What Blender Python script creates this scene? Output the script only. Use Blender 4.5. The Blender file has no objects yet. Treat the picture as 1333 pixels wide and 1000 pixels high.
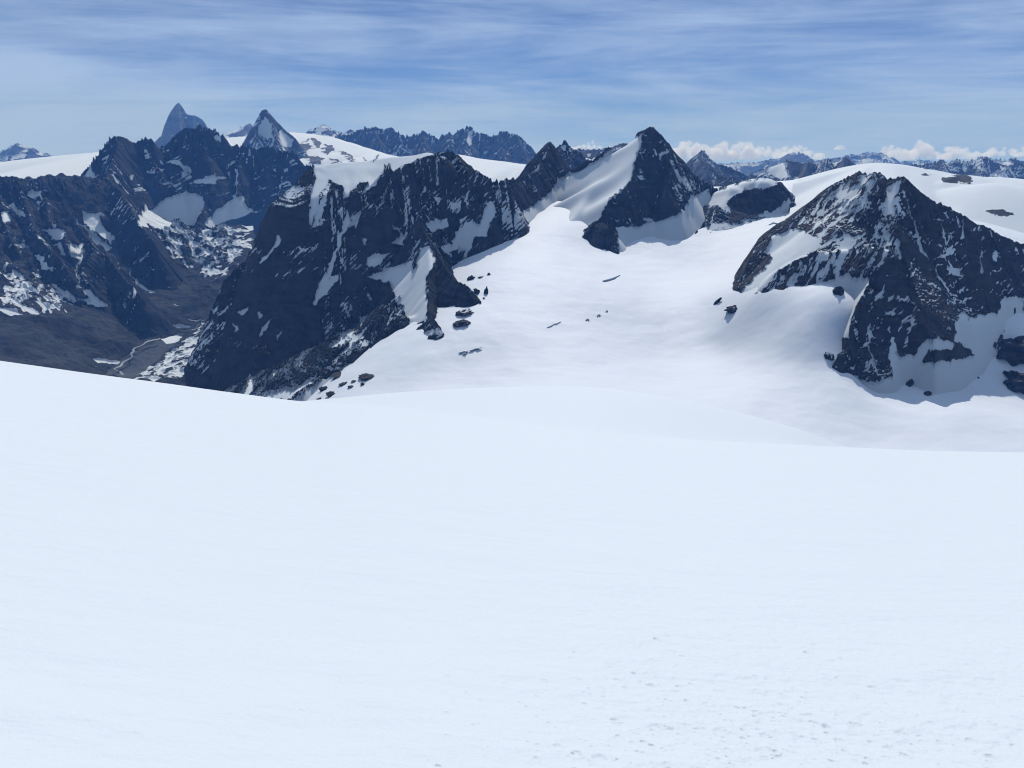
import bpy, math, random
import numpy as np
R = math.radians
S = bpy.context.scene
COL = S.collection
rng = np.random.default_rng(7)

# ------------------------------------------------------------------ camera
F = 963.0                       # focal length in photograph pixels (1333 wide)
PITCH = R(19.2)
cp, sp = math.cos(PITCH), math.sin(PITCH)
cam = bpy.data.cameras.new('camera'); cam_o = bpy.data.objects.new('camera', cam); COL.objects.link(cam_o)
cam.sensor_fit = 'HORIZONTAL'; cam.sensor_width = 36.0; cam.lens = 36.0 * F / 1333.0
cam.clip_start = 0.1; cam.clip_end = 200000.0
cam_o.location = (0, 0, 0); cam_o.rotation_euler = (R(90) - PITCH, 0, 0)
S.camera = cam_o

# ------------------------------------------------------------------ light
SUN_AZ = R(5.0)                 # to the right of the view direction
SUN_EL = R(48.0)
S.view_settings.view_transform = 'Standard'; S.view_settings.look = 'None'
S.view_settings.gamma = 1.0; S.view_settings.exposure = 0.0
try:
    S.cycles.use_denoising = True; S.cycles.pixel_filter_type = 'BLACKMAN_HARRIS'; S.cycles.filter_width = 1.05
    S.cycles.denoiser = 'OPENIMAGEDENOISE'
    S.cycles.max_bounces = 6; S.cycles.volume_bounces = 4; S.cycles.diffuse_bounces = 0
except Exception as e:
    print(e)

sd = bpy.data.lights.new('sun', 'SUN'); sun = bpy.data.objects.new('sun', sd); COL.objects.link(sun)
sd.energy = 3.02; sd.angle = R(0.53); sd.color = (1.0, 0.97, 0.935)
sun.rotation_euler = (R(90) - SUN_EL, 0, R(180) - SUN_AZ)

_b = np.array([(22 - 666.5) / F, cp + (500 - 90) / F * sp, -sp + (500 - 90) / F * cp]); BLOB = tuple(_b / np.linalg.norm(_b))
SKY_AT = (14.8, 21.2, 8.4)
def world():
    w = bpy.data.worlds.new('World'); S.world = w; w.use_nodes = True
    nt = w.node_tree; n = nt.nodes; L = nt.links; n.clear()
    out = n.new('ShaderNodeOutputWorld'); bg = n.new('ShaderNodeBackground')
    sky = n.new('ShaderNodeTexSky'); sky.sky_type = 'NISHITA'; sky.sun_disc = False
    sky.sun_elevation = SUN_EL; sky.sun_rotation = SUN_AZ
    sky.altitude = 3700; sky.air_density = 1.0; sky.dust_density = 0.0; sky.ozone_density = 4.0
    bg.inputs['Strength'].default_value = 0.053
    tc = n.new('ShaderNodeTexCoord')
    # the eye is high above the plains: the horizon lies some two degrees below eye level
    lift = n.new('ShaderNodeVectorMath'); lift.operation = 'ADD'; lift.inputs[1].default_value = (0, 0, 0.09)
    nrm = n.new('ShaderNodeVectorMath'); nrm.operation = 'NORMALIZE'
    L.new(tc.outputs['Generated'], lift.inputs[0]); L.new(lift.outputs[0], nrm.inputs[0]); L.new(nrm.outputs[0], sky.inputs['Vector'])
    # thin cirrus: a noise on a high flat layer
    sep = n.new('ShaderNodeSeparateXYZ'); L.new(nrm.outputs[0], sep.inputs[0])
    def m(op, a, b=None):
        q = n.new('ShaderNodeMath'); q.operation = op
        for i, v in enumerate((a, b)):
            if v is None: continue
            if isinstance(v, (int, float)): q.inputs[i].default_value = v
            else: L.new(v, q.inputs[i])
        return q.outputs[0]
    comb = n.new('ShaderNodeCombineXYZ'); L.new(m('MULTIPLY', sep.outputs['X'], 3.0), comb.inputs[0]); L.new(m('MULTIPLY', sep.outputs['Z'], 3.0), comb.inputs[1])
    def noise(scale, vecscale, rot, det, rough, dist):
        mp = n.new('ShaderNodeMapping'); mp.inputs['Scale'].default_value = vecscale; mp.inputs['Rotation'].default_value = (0, 0, rot); mp.inputs['Location'].default_value = SKY_AT
        L.new(comb.outputs[0], mp.inputs['Vector'])
        t = n.new('ShaderNodeTexNoise'); t.inputs['Scale'].default_value = scale; t.inputs['Detail'].default_value = det
        t.inputs['Roughness'].default_value = rough; t.inputs['Distortion'].default_value = dist
        L.new(mp.outputs[0], t.inputs['Vector']); return t.outputs['Fac']
    a = noise(1.3, (0.55, 4.6, 1), R(6), 9, 0.60, 0.9)
    b = noise(2.8, (0.50, 6.0, 1), R(-7), 9, 0.64, 1.2)
    c = noise(0.9, (0.9, 2.2, 1), R(12), 4, 0.5, 0.6)
    d = noise(6.0, (0.40, 5.0, 1), R(12), 8, 0.68, 1.6)
    s = m('ADD', m('ADD', m('MULTIPLY', a, 0.50), m('MULTIPLY', b, 0.25)), m('ADD', m('MULTIPLY', c, 0.50), m('MULTIPLY', d, 0.10)))
    # a whiter veil low over the horizon, and one denser small cloud at the far left
    low = n.new('ShaderNodeMapRange'); low.interpolation_type = 'SMOOTHSTEP'; low.inputs['From Min'].default_value = 0.16; low.inputs['From Max'].default_value = 0.085
    low.inputs['To Max'].default_value = 0.10; L.new(sep.outputs['Z'], low.inputs['Value']); s = m('ADD', s, low.outputs[0])
    v = n.new('ShaderNodeVectorMath'); v.operation = 'SUBTRACT'; L.new(tc.outputs['Generated'], v.inputs[0]); v.inputs[1].default_value = BLOB
    sc = n.new('ShaderNodeVectorMath'); sc.operation = 'MULTIPLY'; L.new(v.outputs[0], sc.inputs[0]); sc.inputs[1].default_value = (17, 17, 60)
    ln = n.new('ShaderNodeVectorMath'); ln.operation = 'LENGTH'; L.new(sc.outputs[0], ln.inputs[0])
    s = m('ADD', s, m('MULTIPLY', m('EXPONENT', m('MULTIPLY', m('MULTIPLY', ln.outputs['Value'], ln.outputs['Value']), -1.0)), 0.24))
    mr = n.new('ShaderNodeMapRange'); mr.interpolation_type = 'SMOOTHSTEP'
    mr.inputs['From Min'].default_value = 0.51; mr.inputs['From Max'].default_value = 0.84
    mr.inputs['To Min'].default_value = 0.07; mr.inputs['To Max'].default_value = 0.92
    L.new(s, mr.inputs['Value'])
    mix = n.new('ShaderNodeMix'); mix.data_type = 'RGBA'
    tint = n.new('ShaderNodeMix'); tint.data_type = 'RGBA'; tint.blend_type = 'MULTIPLY'; tint.inputs['Factor'].default_value = 1.0
    L.new(sky.outputs[0], tint.inputs['A']); tint.inputs['B'].default_value = (.84, .99, 1.25, 1)     # the camera's cool white balance
    L.new(mr.outputs[0], mix.inputs['Factor']); L.new(tint.outputs['Result'], mix.inputs['A'])
    mix.inputs['B'].default_value = (7.5, 10.1, 14.8, 1)
    L.new(mix.outputs['Result'], bg.inputs['Color']); L.new(bg.outputs[0], out.inputs['Surface'])
world()

# ------------------------------------------------------------------ helpers
def ratio(px, py):
    """pixel of the photograph -> (x/y, z/y) of its line of sight"""
    v = (500.0 - py) / F
    yy = cp + v * sp
    return (px - 666.5) / F / yy, (-sp + v * cp) / yy

def at(px, py, d):
    a, b = ratio(px, py); return (a * d, d, b * d)

def project(x, y, z):
    f = y * cp - z * sp; u = y * sp + z * cp
    return 666.5 + F * x / f, 500.0 - F * u / f

CROPS = {'K1': (180, 120, .21), 'K2': (420, 140, .21), 'K3': (660, 140, .21), 'K4': (860, 150, .21), 'K5': (1053, 160, .21), 'K8': (0, 160, .21),
         'M1': (0, 220, .18), 'M2': (180, 220, .18), 'M3': (380, 190, .18), 'M4': (280, 340, .19), 'M5': (460, 300, .18), 'M6': (960, 200, .18),
         'M7': (1093, 380, .18), 'R1': (0, 100, .315), 'R2': (200, 180, .36), 'R3': (540, 140, .315), 'R4': (850, 150, .3623),
         'R5': (893, 250, .33), 'R6': (0, 280, .315), 'P': (0, 0, 1.0), 'F7': (533, 700, .6)}
def tr(crop, s):
    """survey notes 'x,y x,y ...' of one enlarged view -> photograph pixels"""
    ox, oy, k = CROPS[crop]
    return [(ox + k * float(p.split(',')[0]), oy + k * float(p.split(',')[1])) for p in s.split()]
def dep(pts, d0, d1=None):
    """give traced points their distances (linear from d0 to d1, or a list of numbers spread along)"""
    if isinstance(d0, (list, tuple)):
        xs = np.linspace(0, 1, len(d0)); ds = np.interp(np.linspace(0, 1, len(pts)), xs, d0)
    else:
        ds = np.linspace(d0, d0 if d1 is None else d1, len(pts))
    return [(p[0], p[1], float(d)) for p, d in zip(pts, ds)]

PERM = np.random.default_rng(11).permutation(256).astype(np.int32); PERM = np.concatenate([PERM, PERM, PERM])
ANG = np.linspace(0, 2 * np.pi, 256, endpoint=False); GX = np.cos(ANG).astype(np.float32); GY = np.sin(ANG).astype(np.float32)
def perlin(x, y, seed=0):
    x = np.asarray(x, np.float64) + seed * 17.37; y = np.asarray(y, np.float64) + seed * 5.91
    xi = np.floor(x).astype(np.int64); yi = np.floor(y).astype(np.int64)
    xf = (x - xi).astype(np.float32); yf = (y - yi).astype(np.float32)
    xi &= 255; yi &= 255
    u = xf * xf * xf * (xf * (xf * 6 - 15) + 10); v = yf * yf * yf * (yf * (yf * 6 - 15) + 10)
    def g(ix, iy, fx, fy):
        h = PERM[PERM[ix] + iy]; return GX[h] * fx + GY[h] * fy
    a = g(xi, yi, xf, yf); b = g(xi + 1, yi, xf - 1, yf); c = g(xi, yi + 1, xf, yf - 1); d = g(xi + 1, yi + 1, xf - 1, yf - 1)
    return (a + u * (b - a) + v * ((c + u * (d - c)) - (a + u * (b - a)))) * 1.5
def fbm(x, y, octv=5, seed=0, gain=0.5):
    s = 0; a = 1.0
    for i in range(octv):
        s = s + a * perlin(x * 2 ** i, y * 2 ** i, seed + i * 3); a *= gain
    return s
def ridged(x, y, octv=4, seed=0, gain=0.5):
    s = 0; a = 1.0
    for i in range(octv):
        s = s + a * (1 - 2 * np.abs(perlin(x * 2 ** i, y * 2 ** i, seed + i * 3))); a *= gain
    return s

def polysd(poly, px, py):
    """signed distance in pixels, positive inside"""
    P = np.asarray(poly, np.float32); best = np.full(px.shape, 1e9, np.float32); inside = np.zeros(px.shape, bool)
    n = len(P)
    for i in range(n):
        ax, ay = P[i]; bx, by = P[(i + 1) % n]
        ex, ey = bx - ax, by - ay; wx, wy = px - ax, py - ay
        t = np.clip((wx * ex + wy * ey) / (ex * ex + ey * ey + 1e-9), 0, 1)
        best = np.minimum(best, (wx - ex * t) ** 2 + (wy - ey * t) ** 2)
        c = ((ay > py) != (by > py)) & (px < (bx - ax) * (py - ay) / (by - ay + 1e-12) + ax)
        inside ^= c
    return np.where(inside, 1, -1) * np.sqrt(best)

# ------------------------------------------------------------------ materials
class NT:
    def __init__(s, name):
        s.mat = bpy.data.materials.new(name); s.mat.use_nodes = True; s.n = s.mat.node_tree.nodes; s.L = s.mat.node_tree.links; s.n.clear()
        s.out = s.n.new('ShaderNodeOutputMaterial'); s.b = s.n.new('ShaderNodeBsdfPrincipled'); s.L.new(s.b.outputs[0], s.out.inputs[0])
        s.pos = s.n.new('ShaderNodeTexCoord').outputs['Object']
    def noise(s, scale, det=4, rough=.55, vec=(1, 1, 1), dist=0):
        mp = s.n.new('ShaderNodeMapping'); mp.inputs['Scale'].default_value = vec; s.L.new(s.pos, mp.inputs['Vector'])
        t = s.n.new('ShaderNodeTexNoise'); t.inputs['Scale'].default_value = scale; t.inputs['Detail'].default_value = det
        t.inputs['Roughness'].default_value = rough; t.inputs['Distortion'].default_value = dist
        s.L.new(mp.outputs[0], t.inputs['Vector']); return t.outputs['Fac']
    def m(s, op, a, b=None):
        q = s.n.new('ShaderNodeMath'); q.operation = op
        for i, v in enumerate((a, b)):
            if v is None: continue
            if isinstance(v, (int, float)): q.inputs[i].default_value = v
            else: s.L.new(v, q.inputs[i])
        return q.outputs[0]
    def mix(s, f, a, b):
        q = s.n.new('ShaderNodeMix'); q.data_type = 'RGBA'
        for k, v in (('Factor', f), ('A', a), ('B', b)):
            if isinstance(v, tuple): q.inputs[k].default_value = (*v, 1)
            elif isinstance(v, (int, float)): q.inputs[k].default_value = v
            else: s.L.new(v, q.inputs[k])
        return q.outputs['Result']
    def rng(s, v, a, b, c=0., d=1., smooth=True):
        q = s.n.new('ShaderNodeMapRange')
        if smooth: q.interpolation_type = 'SMOOTHSTEP'
        for k, x in (('From Min', a), ('From Max', b), ('To Min', c), ('To Max', d)): q.inputs[k].default_value = x
        s.L.new(v, q.inputs['Value']); return q.outputs[0]
    def attr(s, name):
        a = s.n.new('ShaderNodeAttribute'); a.attribute_name = name; return a.outputs['Fac']

SNOW = (0.70, 0.748, 0.775)
def rock_snow(name, rock_a, rock_b, grain=0.06, bump=2.5, edge=0.5, snow=SNOW):
    """rock with snow lying where the surface attribute 'snow' says so; grain = noise scale per metre"""
    t = NT(name)
    fine = t.noise(grain, 6, .65); mid = t.noise(grain * .22, 4, .6)
    strata = t.noise(grain * .5, 5, .6, (.35, .35, 1.6), .6)
    rock = t.mix(t.rng(t.m('ADD', t.m('MULTIPLY', mid, .5), t.m('MULTIPLY', strata, .5)), .38, .62), rock_a, rock_b)
    rock = t.mix(t.m('MULTIPLY', t.rng(fine, .5, .72), .35), rock, tuple(min(1, c * 1.9) for c in rock_b))
    a = t.m('ADD', t.attr('snow'), t.m('MULTIPLY', t.m('SUBTRACT', t.noise(grain * 1.6, 6, .7), .5), edge * 2))
    f = t.rng(a, -.06, .10)
    t.L.new(t.mix(f, rock, snow), t.b.inputs['Base Color'])
    t.b.inputs['Roughness'].default_value = .75; t.b.inputs['Specular IOR Level'].default_value = .15
    bp = t.n.new('ShaderNodeBump'); bp.inputs['Distance'].default_value = bump / grain * .06
    t.L.new(t.m('MULTIPLY', t.m('ADD', fine, strata), t.m('SUBTRACT', 1.08, f)), bp.inputs['Height'])
    t.L.new(bp.outputs[0], t.b.inputs['Normal'])
    return t.mat

# ------------------------------------------------------------------ mesh building
def tag(o, label=None, cat=None, group=None, kind=None):
    for k, v in (('label', label), ('category', cat), ('group', group), ('kind', kind)):
        if v: o[k] = v
    return o

def mesh_obj(name, V, Q, mat, attrs=None, smooth=True, parent=None, origin=None):
    V = np.asarray(V, np.float64)
    if origin is None: origin = (0, 0, 0)
    V = (V - np.asarray(origin)).astype(np.float32); Q = np.asarray(Q, np.int32)
    me = bpy.data.meshes.new(name); k = Q.shape[1]
    me.vertices.add(len(V)); me.vertices.foreach_set('co', V.ravel())
    me.loops.add(Q.size); me.loops.foreach_set('vertex_index', Q.ravel())
    me.polygons.add(len(Q)); me.polygons.foreach_set('loop_start', np.arange(0, Q.size, k, dtype=np.int32))
    me.polygons.foreach_set('loop_total', np.full(len(Q), k, np.int32))
    me.polygons.foreach_set('use_smooth', np.full(len(Q), smooth, bool))
    for nme, arr in (attrs or {}).items():
        at_ = me.attributes.new(nme, 'FLOAT', 'POINT'); at_.data.foreach_set('value', np.asarray(arr, np.float32).ravel())
    me.materials.append(mat); me.update(calc_edges=True)
    o = bpy.data.objects.new(name, me); COL.objects.link(o); o.location = origin
    if parent: o.parent = parent
    return o

def grid_obj(name, X, Y, Z, mat, attrs=None, keep=None, **kw):
    """X, Y, Z on a (rows, columns) grid; keep = per-vertex mask of what is worth keeping"""
    nv, nu = X.shape; idx = np.arange(nv * nu).reshape(nv, nu)
    q = np.stack([idx[:-1, :-1], idx[:-1, 1:], idx[1:, 1:], idx[1:, :-1]], -1).reshape(-1, 4)
    V = np.stack([X, Y, Z], -1).reshape(-1, 3); attrs = {k: v.ravel() for k, v in (attrs or {}).items()}
    if keep is not None:
        kf = keep.ravel()[q].any(1); q = q[kf]
        used = np.zeros(len(V), bool); used[q.ravel()] = True
        re = np.cumsum(used) - 1; q = re[q]; V = V[used]; attrs = {k: v[used] for k, v in attrs.items()}
    return mesh_obj(name, V, q, mat, attrs, **kw)

def slopes(X, Y, Z, u, y):
    hu = np.gradient(Z, u, axis=1); hy = np.gradient(Z, y, axis=0)
    gx = hu / Y; gy = hy - u[None, :] * gx
    return gx, gy

# ------------------------------------------------------------------ base terrain: thin-plate spline through surveyed points
GP = []
def gp(s, w=False):
    for a in s.split():
        p = [float(c) for c in a.split(',')]
        GP.append(tuple(p) if w else at(*p))
# glacier basin (photograph column, row, distance)
gp('720,500,2110 720,450,2370 720,400,2630 720,350,2960 720,300,3430 728,262,3950')
gp('940,450,2400 940,350,3200 950,300,3660 905,262,4200 935,246,4600')
gp('1100,502,2030 1333,585,1755 1000,560,1820 1200,585,1750 850,520,2010 1269,540,1930 1100,570,1800')
gp('1040,300,3400 1060,260,4000 1055,236,4600 1085,231,4700 1010,340,3150')
gp('600,430,2450 640,345,3020 600,480,2260 500,500,2210 440,515,2190 660,310,3350 560,460,2330 690,290,3520')
gp('850,320,3430 790,325,3350 800,380,2800')
gp('1330,470,2350 1420,470,2400 1420,585,1750 1240,430,2420 1180,445,2330')
gp('988,378,2500 1053,374,2412 1300,395,2480 1340,385,2550 1255,440,2390 1118,402,2270 1100,442,2215 950,400,2560 925,405,2600 962,368,2730 1050,430,2240 1000,430,2330 1080,476,2135 1020,470,2180 1135,505,2100')
# hidden under the foreground slope
gp('-1400,1200,-1300 -500,1200,-860 300,1200,-800 1200,1200,-800 2200,1200,-760 -1300,2200,-1350', True)
# left valley
gp('151,485,4380 240,437,5100 60,470,4150 0,440,4300 0,400,4600 0,350,5100 0,300,5600 100,400,4850 150,440,4650 250,370,5700')
gp('200,400,5300 250,310,6500 300,335,6050 230,288,6850 310,288,6850 160,330,5900 60,300,5900 260,400,5400 120,480,4250 -100,430,4300 -100,330,5200')
gp('250,430,5000 200,485,4200 240,470,4100')
gp('-1500,3600,-1420 -2600,3600,-1250 -4200,4200,-1000 -1000,4400,-1250 -700,5600,-900 -3500,6400,-520 -1500,7600,-420 -4600,6400,-560', True)
# behind the passes
gp('-200,5200,-520 600,5600,-520 1600,6000,-620 2600,6200,-620 2600,4600,-480 3600,4600,-500 3600,3000,-600', True)
GP = np.array(GP); TS = 1000.0
def _tps():
    P = GP[:, :2] / TS; n = len(P)
    r2 = ((P[:, None] - P[None]) ** 2).sum(-1); K = .5 * r2 * np.log(r2 + 1e-9)
    A = np.zeros((n + 3, n + 3)); A[:n, :n] = K + np.eye(n) * 0.004
    A[:n, n] = 1; A[:n, n + 1:] = P; A[n, :n] = 1; A[n + 1:, :n] = P.T
    return np.linalg.solve(A, np.concatenate([GP[:, 2], np.zeros(3)]))
TW = _tps()
def G(x, y):
    sh = np.shape(x); x = np.ravel(x) / TS; y = np.ravel(y) / TS; z = TW[-3] + TW[-2] * x + TW[-1] * y
    for (a, b), w in zip(GP[:, :2] / TS, TW[:-3]):
        r2 = (x - a) ** 2 + (y - b) ** 2; z = z + w * .5 * r2 * np.log(r2 + 1e-9)
    return z.reshape(sh)
def hit(px, py, d0=1600., d1=7000., n=1400):
    """where the line of sight through a pixel meets the base terrain"""
    a, b = ratio(px, py); d = np.linspace(d0, d1, n); below = b * d < G(a * d, d)
    i = int(np.argmax(below)); dd = d[i] if below.any() else d1
    return np.array([a * dd, dd, float(G(np.array([a * dd]), np.array([dd]))[0])])

# ------------------------------------------------------------------ mountains
def ridge(pts, r, l, jag=8, jl=40, foot=None, cap=None, e=None):
    return dict(p=np.array([at(*p) for p in pts]), r=r, l=l, jag=jag, jl=jl, foot=foot, cap=cap, e=e or max(r, l))

def height(ridges, X, Y, seed):
    H = np.full(X.shape, -1e9, np.float32); SS = np.zeros_like(H); DD = np.zeros_like(H)
    for k, rd in enumerate(ridges):
        P = rd['p']; s0 = 0.0
        for i in range(len(P) - 1):
            ax, ay, az = P[i]; bx, by, bz = P[i + 1]
            ex, ey = bx - ax, by - ay; le = math.hypot(ex, ey) + 1e-6
            wx, wy = X - ax, Y - ay
            t = np.clip((wx * ex + wy * ey) / (le * le), 0, 1)
            dx, dy = wx - ex * t, wy - ey * t
            d = np.sqrt(dx * dx + dy * dy) + 1e-3
            side = (ex * wy - ey * wx) / le / d                    # +1 left of the direction of travel, -1 right
            sl = rd['r'] + (rd['l'] - rd['r']) * (.5 + .5 * np.clip(side, -1, 1))
            # beyond the ends of a ridge the ground falls off at the steeper slope
            over = np.maximum(-(wx * ex + wy * ey), (wx - ex) * ex + (wy - ey) * ey) / le / d
            ends = (i == 0) * (t <= 0) + (i == len(P) - 2) * (t >= 1)
            sl = sl + (np.where(ends, rd['e'], max(rd['r'], rd['l'])) - sl) * np.clip(over * 2, 0, 1)
            s = s0 + t * le
            drop = sl * d
            if rd['cap']: drop = drop - sl * rd['cap'] * (1 - np.exp(-d / rd['cap']))        # rounded crest
            if rd['foot']:
                f0, f1 = rd['foot']; drop = np.where(d > f0, sl * f0 + (d - f0) * f1, drop)
            z = az + (bz - az) * t - drop
            if rd['jag']:
                q = s / rd['jl']
                z = z + rd['jag'] * (.75 + .9 * perlin(q * .31, q * 0 + k * 1.7, seed + 15)) * np.exp(-d / (2.5 * rd['jl'])) * (perlin(q, q * 0 + k * 7.3, seed) + .9 * np.abs(perlin(q * 2.3, q * 0 + k * 3.1, seed + 5)) - .3 + np.exp(-d / (.6 * rd['jl'])) * (1.5 * np.abs(perlin(q * 2.9, q * 0 + k, seed + 9)) + .8 * perlin(q * 5.3, q * 0 + k + 2, seed + 12)))
            m = z > H
            H = np.where(m, z, H); SS = np.where(m, s + k * 911.0, SS); DD = np.where(m, d, DD)
            s0 += le
    return H, SS, DD

def soften(Z, r=5, it=2):
    for _ in range(it):
        for ax in (0, 1):
            P = np.concatenate([np.repeat(np.take(Z, [0], ax), r + 1, ax), Z, np.repeat(np.take(Z, [-1], ax), r, ax)], ax).astype(np.float64)
            C_ = np.cumsum(P, ax); n = Z.shape[ax]
            Z = (np.take(C_, np.arange(2 * r + 1, 2 * r + 1 + n), ax) - np.take(C_, np.arange(0, n), ax)) / (2 * r + 1)
    return Z
def mountain(name, label, ridges, pxr, dr, nu, nv, mat, seed=1, rib=(18, 70, 4.0), rough=(10, 90), fine=3.0, snow=(44, 8), snow_noise=.9, gully=.9,
             on=(), off=(), base=None, jit=1.5, smooth_snow=True, thr=.62, dip=.5, smooth=False, grain=None, soft_r=5, dust=(), skirt=0, outline=None, cat='mountain', cut=40, zlim=None):
    u = np.linspace((pxr[0] - 666.5) / F, (pxr[1] - 666.5) / F, nu) / (cp + .25 * sp)
    y = np.linspace(dr[0], dr[1], nv)
    X = u[None, :] * y[:, None]; Y = np.repeat(y[:, None], nu, 1)
    H, SS, DD = height(ridges, X, Y, seed)
    A, lam, el = rib
    k = np.clip(DD / (lam * .8), 0, 1)
    rb = ridged(SS / lam, DD / (lam * el), 4, seed + 20, .42) - .35
    sc = rough[1]
    H2 = H + .75 * A * k * rb + .62 * rough[0] * k * fbm(X / sc, Y / sc, 4, seed + 40, .42) + .55 * fine * ridged(X / (sc * .22), Y / (sc * .22), 3, seed + 60, .45) * np.clip(DD / 15 + .4, 0, 1)
    if outline is not None:                                   # outside its footprint the rock dives under the snow
        px_, py_ = project(X, Y, H2); out_ = np.clip(-polysd(outline, px_ + 1.2 * fbm(X / 40, Y / 40, 4, seed + 70), py_ + 1.2 * fbm(X / 40, Y / 40, 4, seed + 71)), 0, 120)
        H2 = H2 - out_ * Y / F * 1.5; H = H - out_ * Y / F * 1.5
    gx, gy = slopes(X, Y, H2, u, y); sl = np.degrees(np.arctan(np.hypot(gx, gy)))
    big = fbm(X / (sc * 2.2), Y / (sc * 2.2), 4, seed + 80)
    big0 = fbm(X / (sc * .8), Y / (sc * .8), 3, seed + 85)
    fleck = fbm(SS / (lam * .30), DD / (lam * 1.3), 5, seed + 100, .6)            # streaks of snow down the fall line
    ledge = fbm((SS + 25 * big0) / (lam * .5), (H2 - dip * X + 9 * big0) / (lam * .17), 5, seed + 104, .6)             # and along ledges
    sn = (snow[0] - sl) / snow[1] * .5 - gully * rb * .45 * k + snow_noise * big * .5
    streak = 0
    if grain is not None:                                     # couloirs that all run one way across a face
        g_ = np.array(at(*grain[0])) - np.array(at(*grain[1])); g_ = g_[:2] / np.hypot(*g_[:2]); al = X * g_[0] + Y * g_[1]; cr = Y * g_[0] - X * g_[1] + 10 * big0
        streak = grain[2] * fbm(cr / 13, al / 120, 4, seed + 107, .55)
    fl = streak + .75 * fleck + .55 * ledge - .25 * rb * k + .3 * big - thr
    sn = np.clip(sn, -1, 1)
    PX, PY = project(X, Y, H2)
    jx = jit * 1.6 * fbm(X / (sc * .6), H2 / (sc * .6) + Y / sc, 5, seed + 90, .65); jy = jit * 1.6 * fbm(X / (sc * .6), H2 / (sc * .6) + Y / sc, 5, seed + 95, .65)
    PXj, PYj = PX + jx, PY + jy
    for pl, amt in dust: fl = fl + amt * np.clip(polysd(pl, PXj, PYj) / 14 + .3, 0, 1)
    sn = np.clip(np.maximum(sn, fl * 1.6), -1, 1)
    for lst, sg in ((off, -1), (on, 1)):
        for pl in lst:
            soft = 1.6
            if isinstance(pl, tuple): pl, soft = pl
            p = np.array(pl); m = (PXj > p[:, 0].min() - 8) & (PXj < p[:, 0].max() + 8) & (PYj > p[:, 1].min() - 8) & (PYj < p[:, 1].max() + 8)
            sdv = polysd(pl, PXj[m], PYj[m]) / soft
            cur = sn[m]
            sn[m] = np.maximum(cur, np.clip(sdv, -1, 1)) if sg > 0 else np.minimum(cur, np.clip(-sdv, -1, 1))
    if skirt: sn = np.maximum(sn, np.clip((skirt + 10 * fbm(X / 60, Y / 60, 3, seed + 97) - (H2 - G(X, Y))) / 12, -1, 1))
    # snow lies smoother than the rock beside it
    if smooth_snow:
        w = np.clip(sn * 1.5 + .2, 0, 1); Z = H2 * (1 - w) + soften(H + .05 * A * k * rb + .25 * rough[0] * k * fbm(X / sc, Y / sc, 2, seed + 40), soft_r) * w
    else: Z = H2
    if base is None: g = G(X, Y)
    else: g = np.full(X.shape, float(base))
    keep = Z > g - cut
    if zlim is not None: Z = np.maximum(Z, zlim)
    o = grid_obj(name, X, Y, Z, mat, {'snow': sn}, keep, smooth=smooth)
    tag(o, label, cat, None, 'structure')
    return o

# ------------------------------------------------------------------ materials used by the terrain
M_PETIT = rock_snow('brown_rock_and_snow', (.013, .012, .013), (.046, .040, .037), .09, 2.2, .55)
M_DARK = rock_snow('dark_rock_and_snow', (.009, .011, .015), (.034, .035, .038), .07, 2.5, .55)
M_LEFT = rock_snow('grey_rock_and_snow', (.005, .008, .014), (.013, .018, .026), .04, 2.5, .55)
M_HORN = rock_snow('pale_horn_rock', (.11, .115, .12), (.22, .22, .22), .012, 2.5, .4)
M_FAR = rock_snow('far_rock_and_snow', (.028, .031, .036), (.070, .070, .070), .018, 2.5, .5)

def snow_material(name, near):
    t = NT(name)
    t.b.inputs['Base Color'].default_value = (*SNOW, 1); t.b.inputs['Roughness'].default_value = .6; t.b.inputs['Specular IOR Level'].default_value = .2
    bp = t.n.new('ShaderNodeBump')
    if near:
        a = t.noise(1.1, 5, .55, (.45, 1.5, 1)); b = t.noise(40, 4, .7); c = t.noise(.12, 4, .5, (.5, 1.4, 1))
        h = t.m('ADD', t.m('ADD', t.m('MULTIPLY', a, .07), t.m('MULTIPLY', b, .007)), t.m('MULTIPLY', c, .30)); bp.inputs['Distance'].default_value = 1.0
        bp.inputs['Strength'].default_value = .75
    else:
        a = t.noise(.012, 6, .5, (1, 1.8, 1), .4); b = t.noise(.003, 4, .5, (1, 1.5, 1), .5)
        h = t.m('ADD', t.m('MULTIPLY', a, .9), t.m('MULTIPLY', b, 4.)); bp.inputs['Distance'].default_value = 1.0
        dirt = t.rng(t.noise(.004, 6, .6, (1, 2, 1), .6), .5, .75, 0, .16)
        t.L.new(t.mix(dirt, (.745, .79, .845), (.68, .69, .70)), t.b.inputs['Base Color'])
    t.L.new(h, bp.inputs['Height']); t.L.new(bp.outputs[0], t.b.inputs['Normal'])
    return t.mat
M_GLACIER = snow_material('glacier_snow', False); M_SLOPE = snow_material('near_snow', True)

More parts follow.
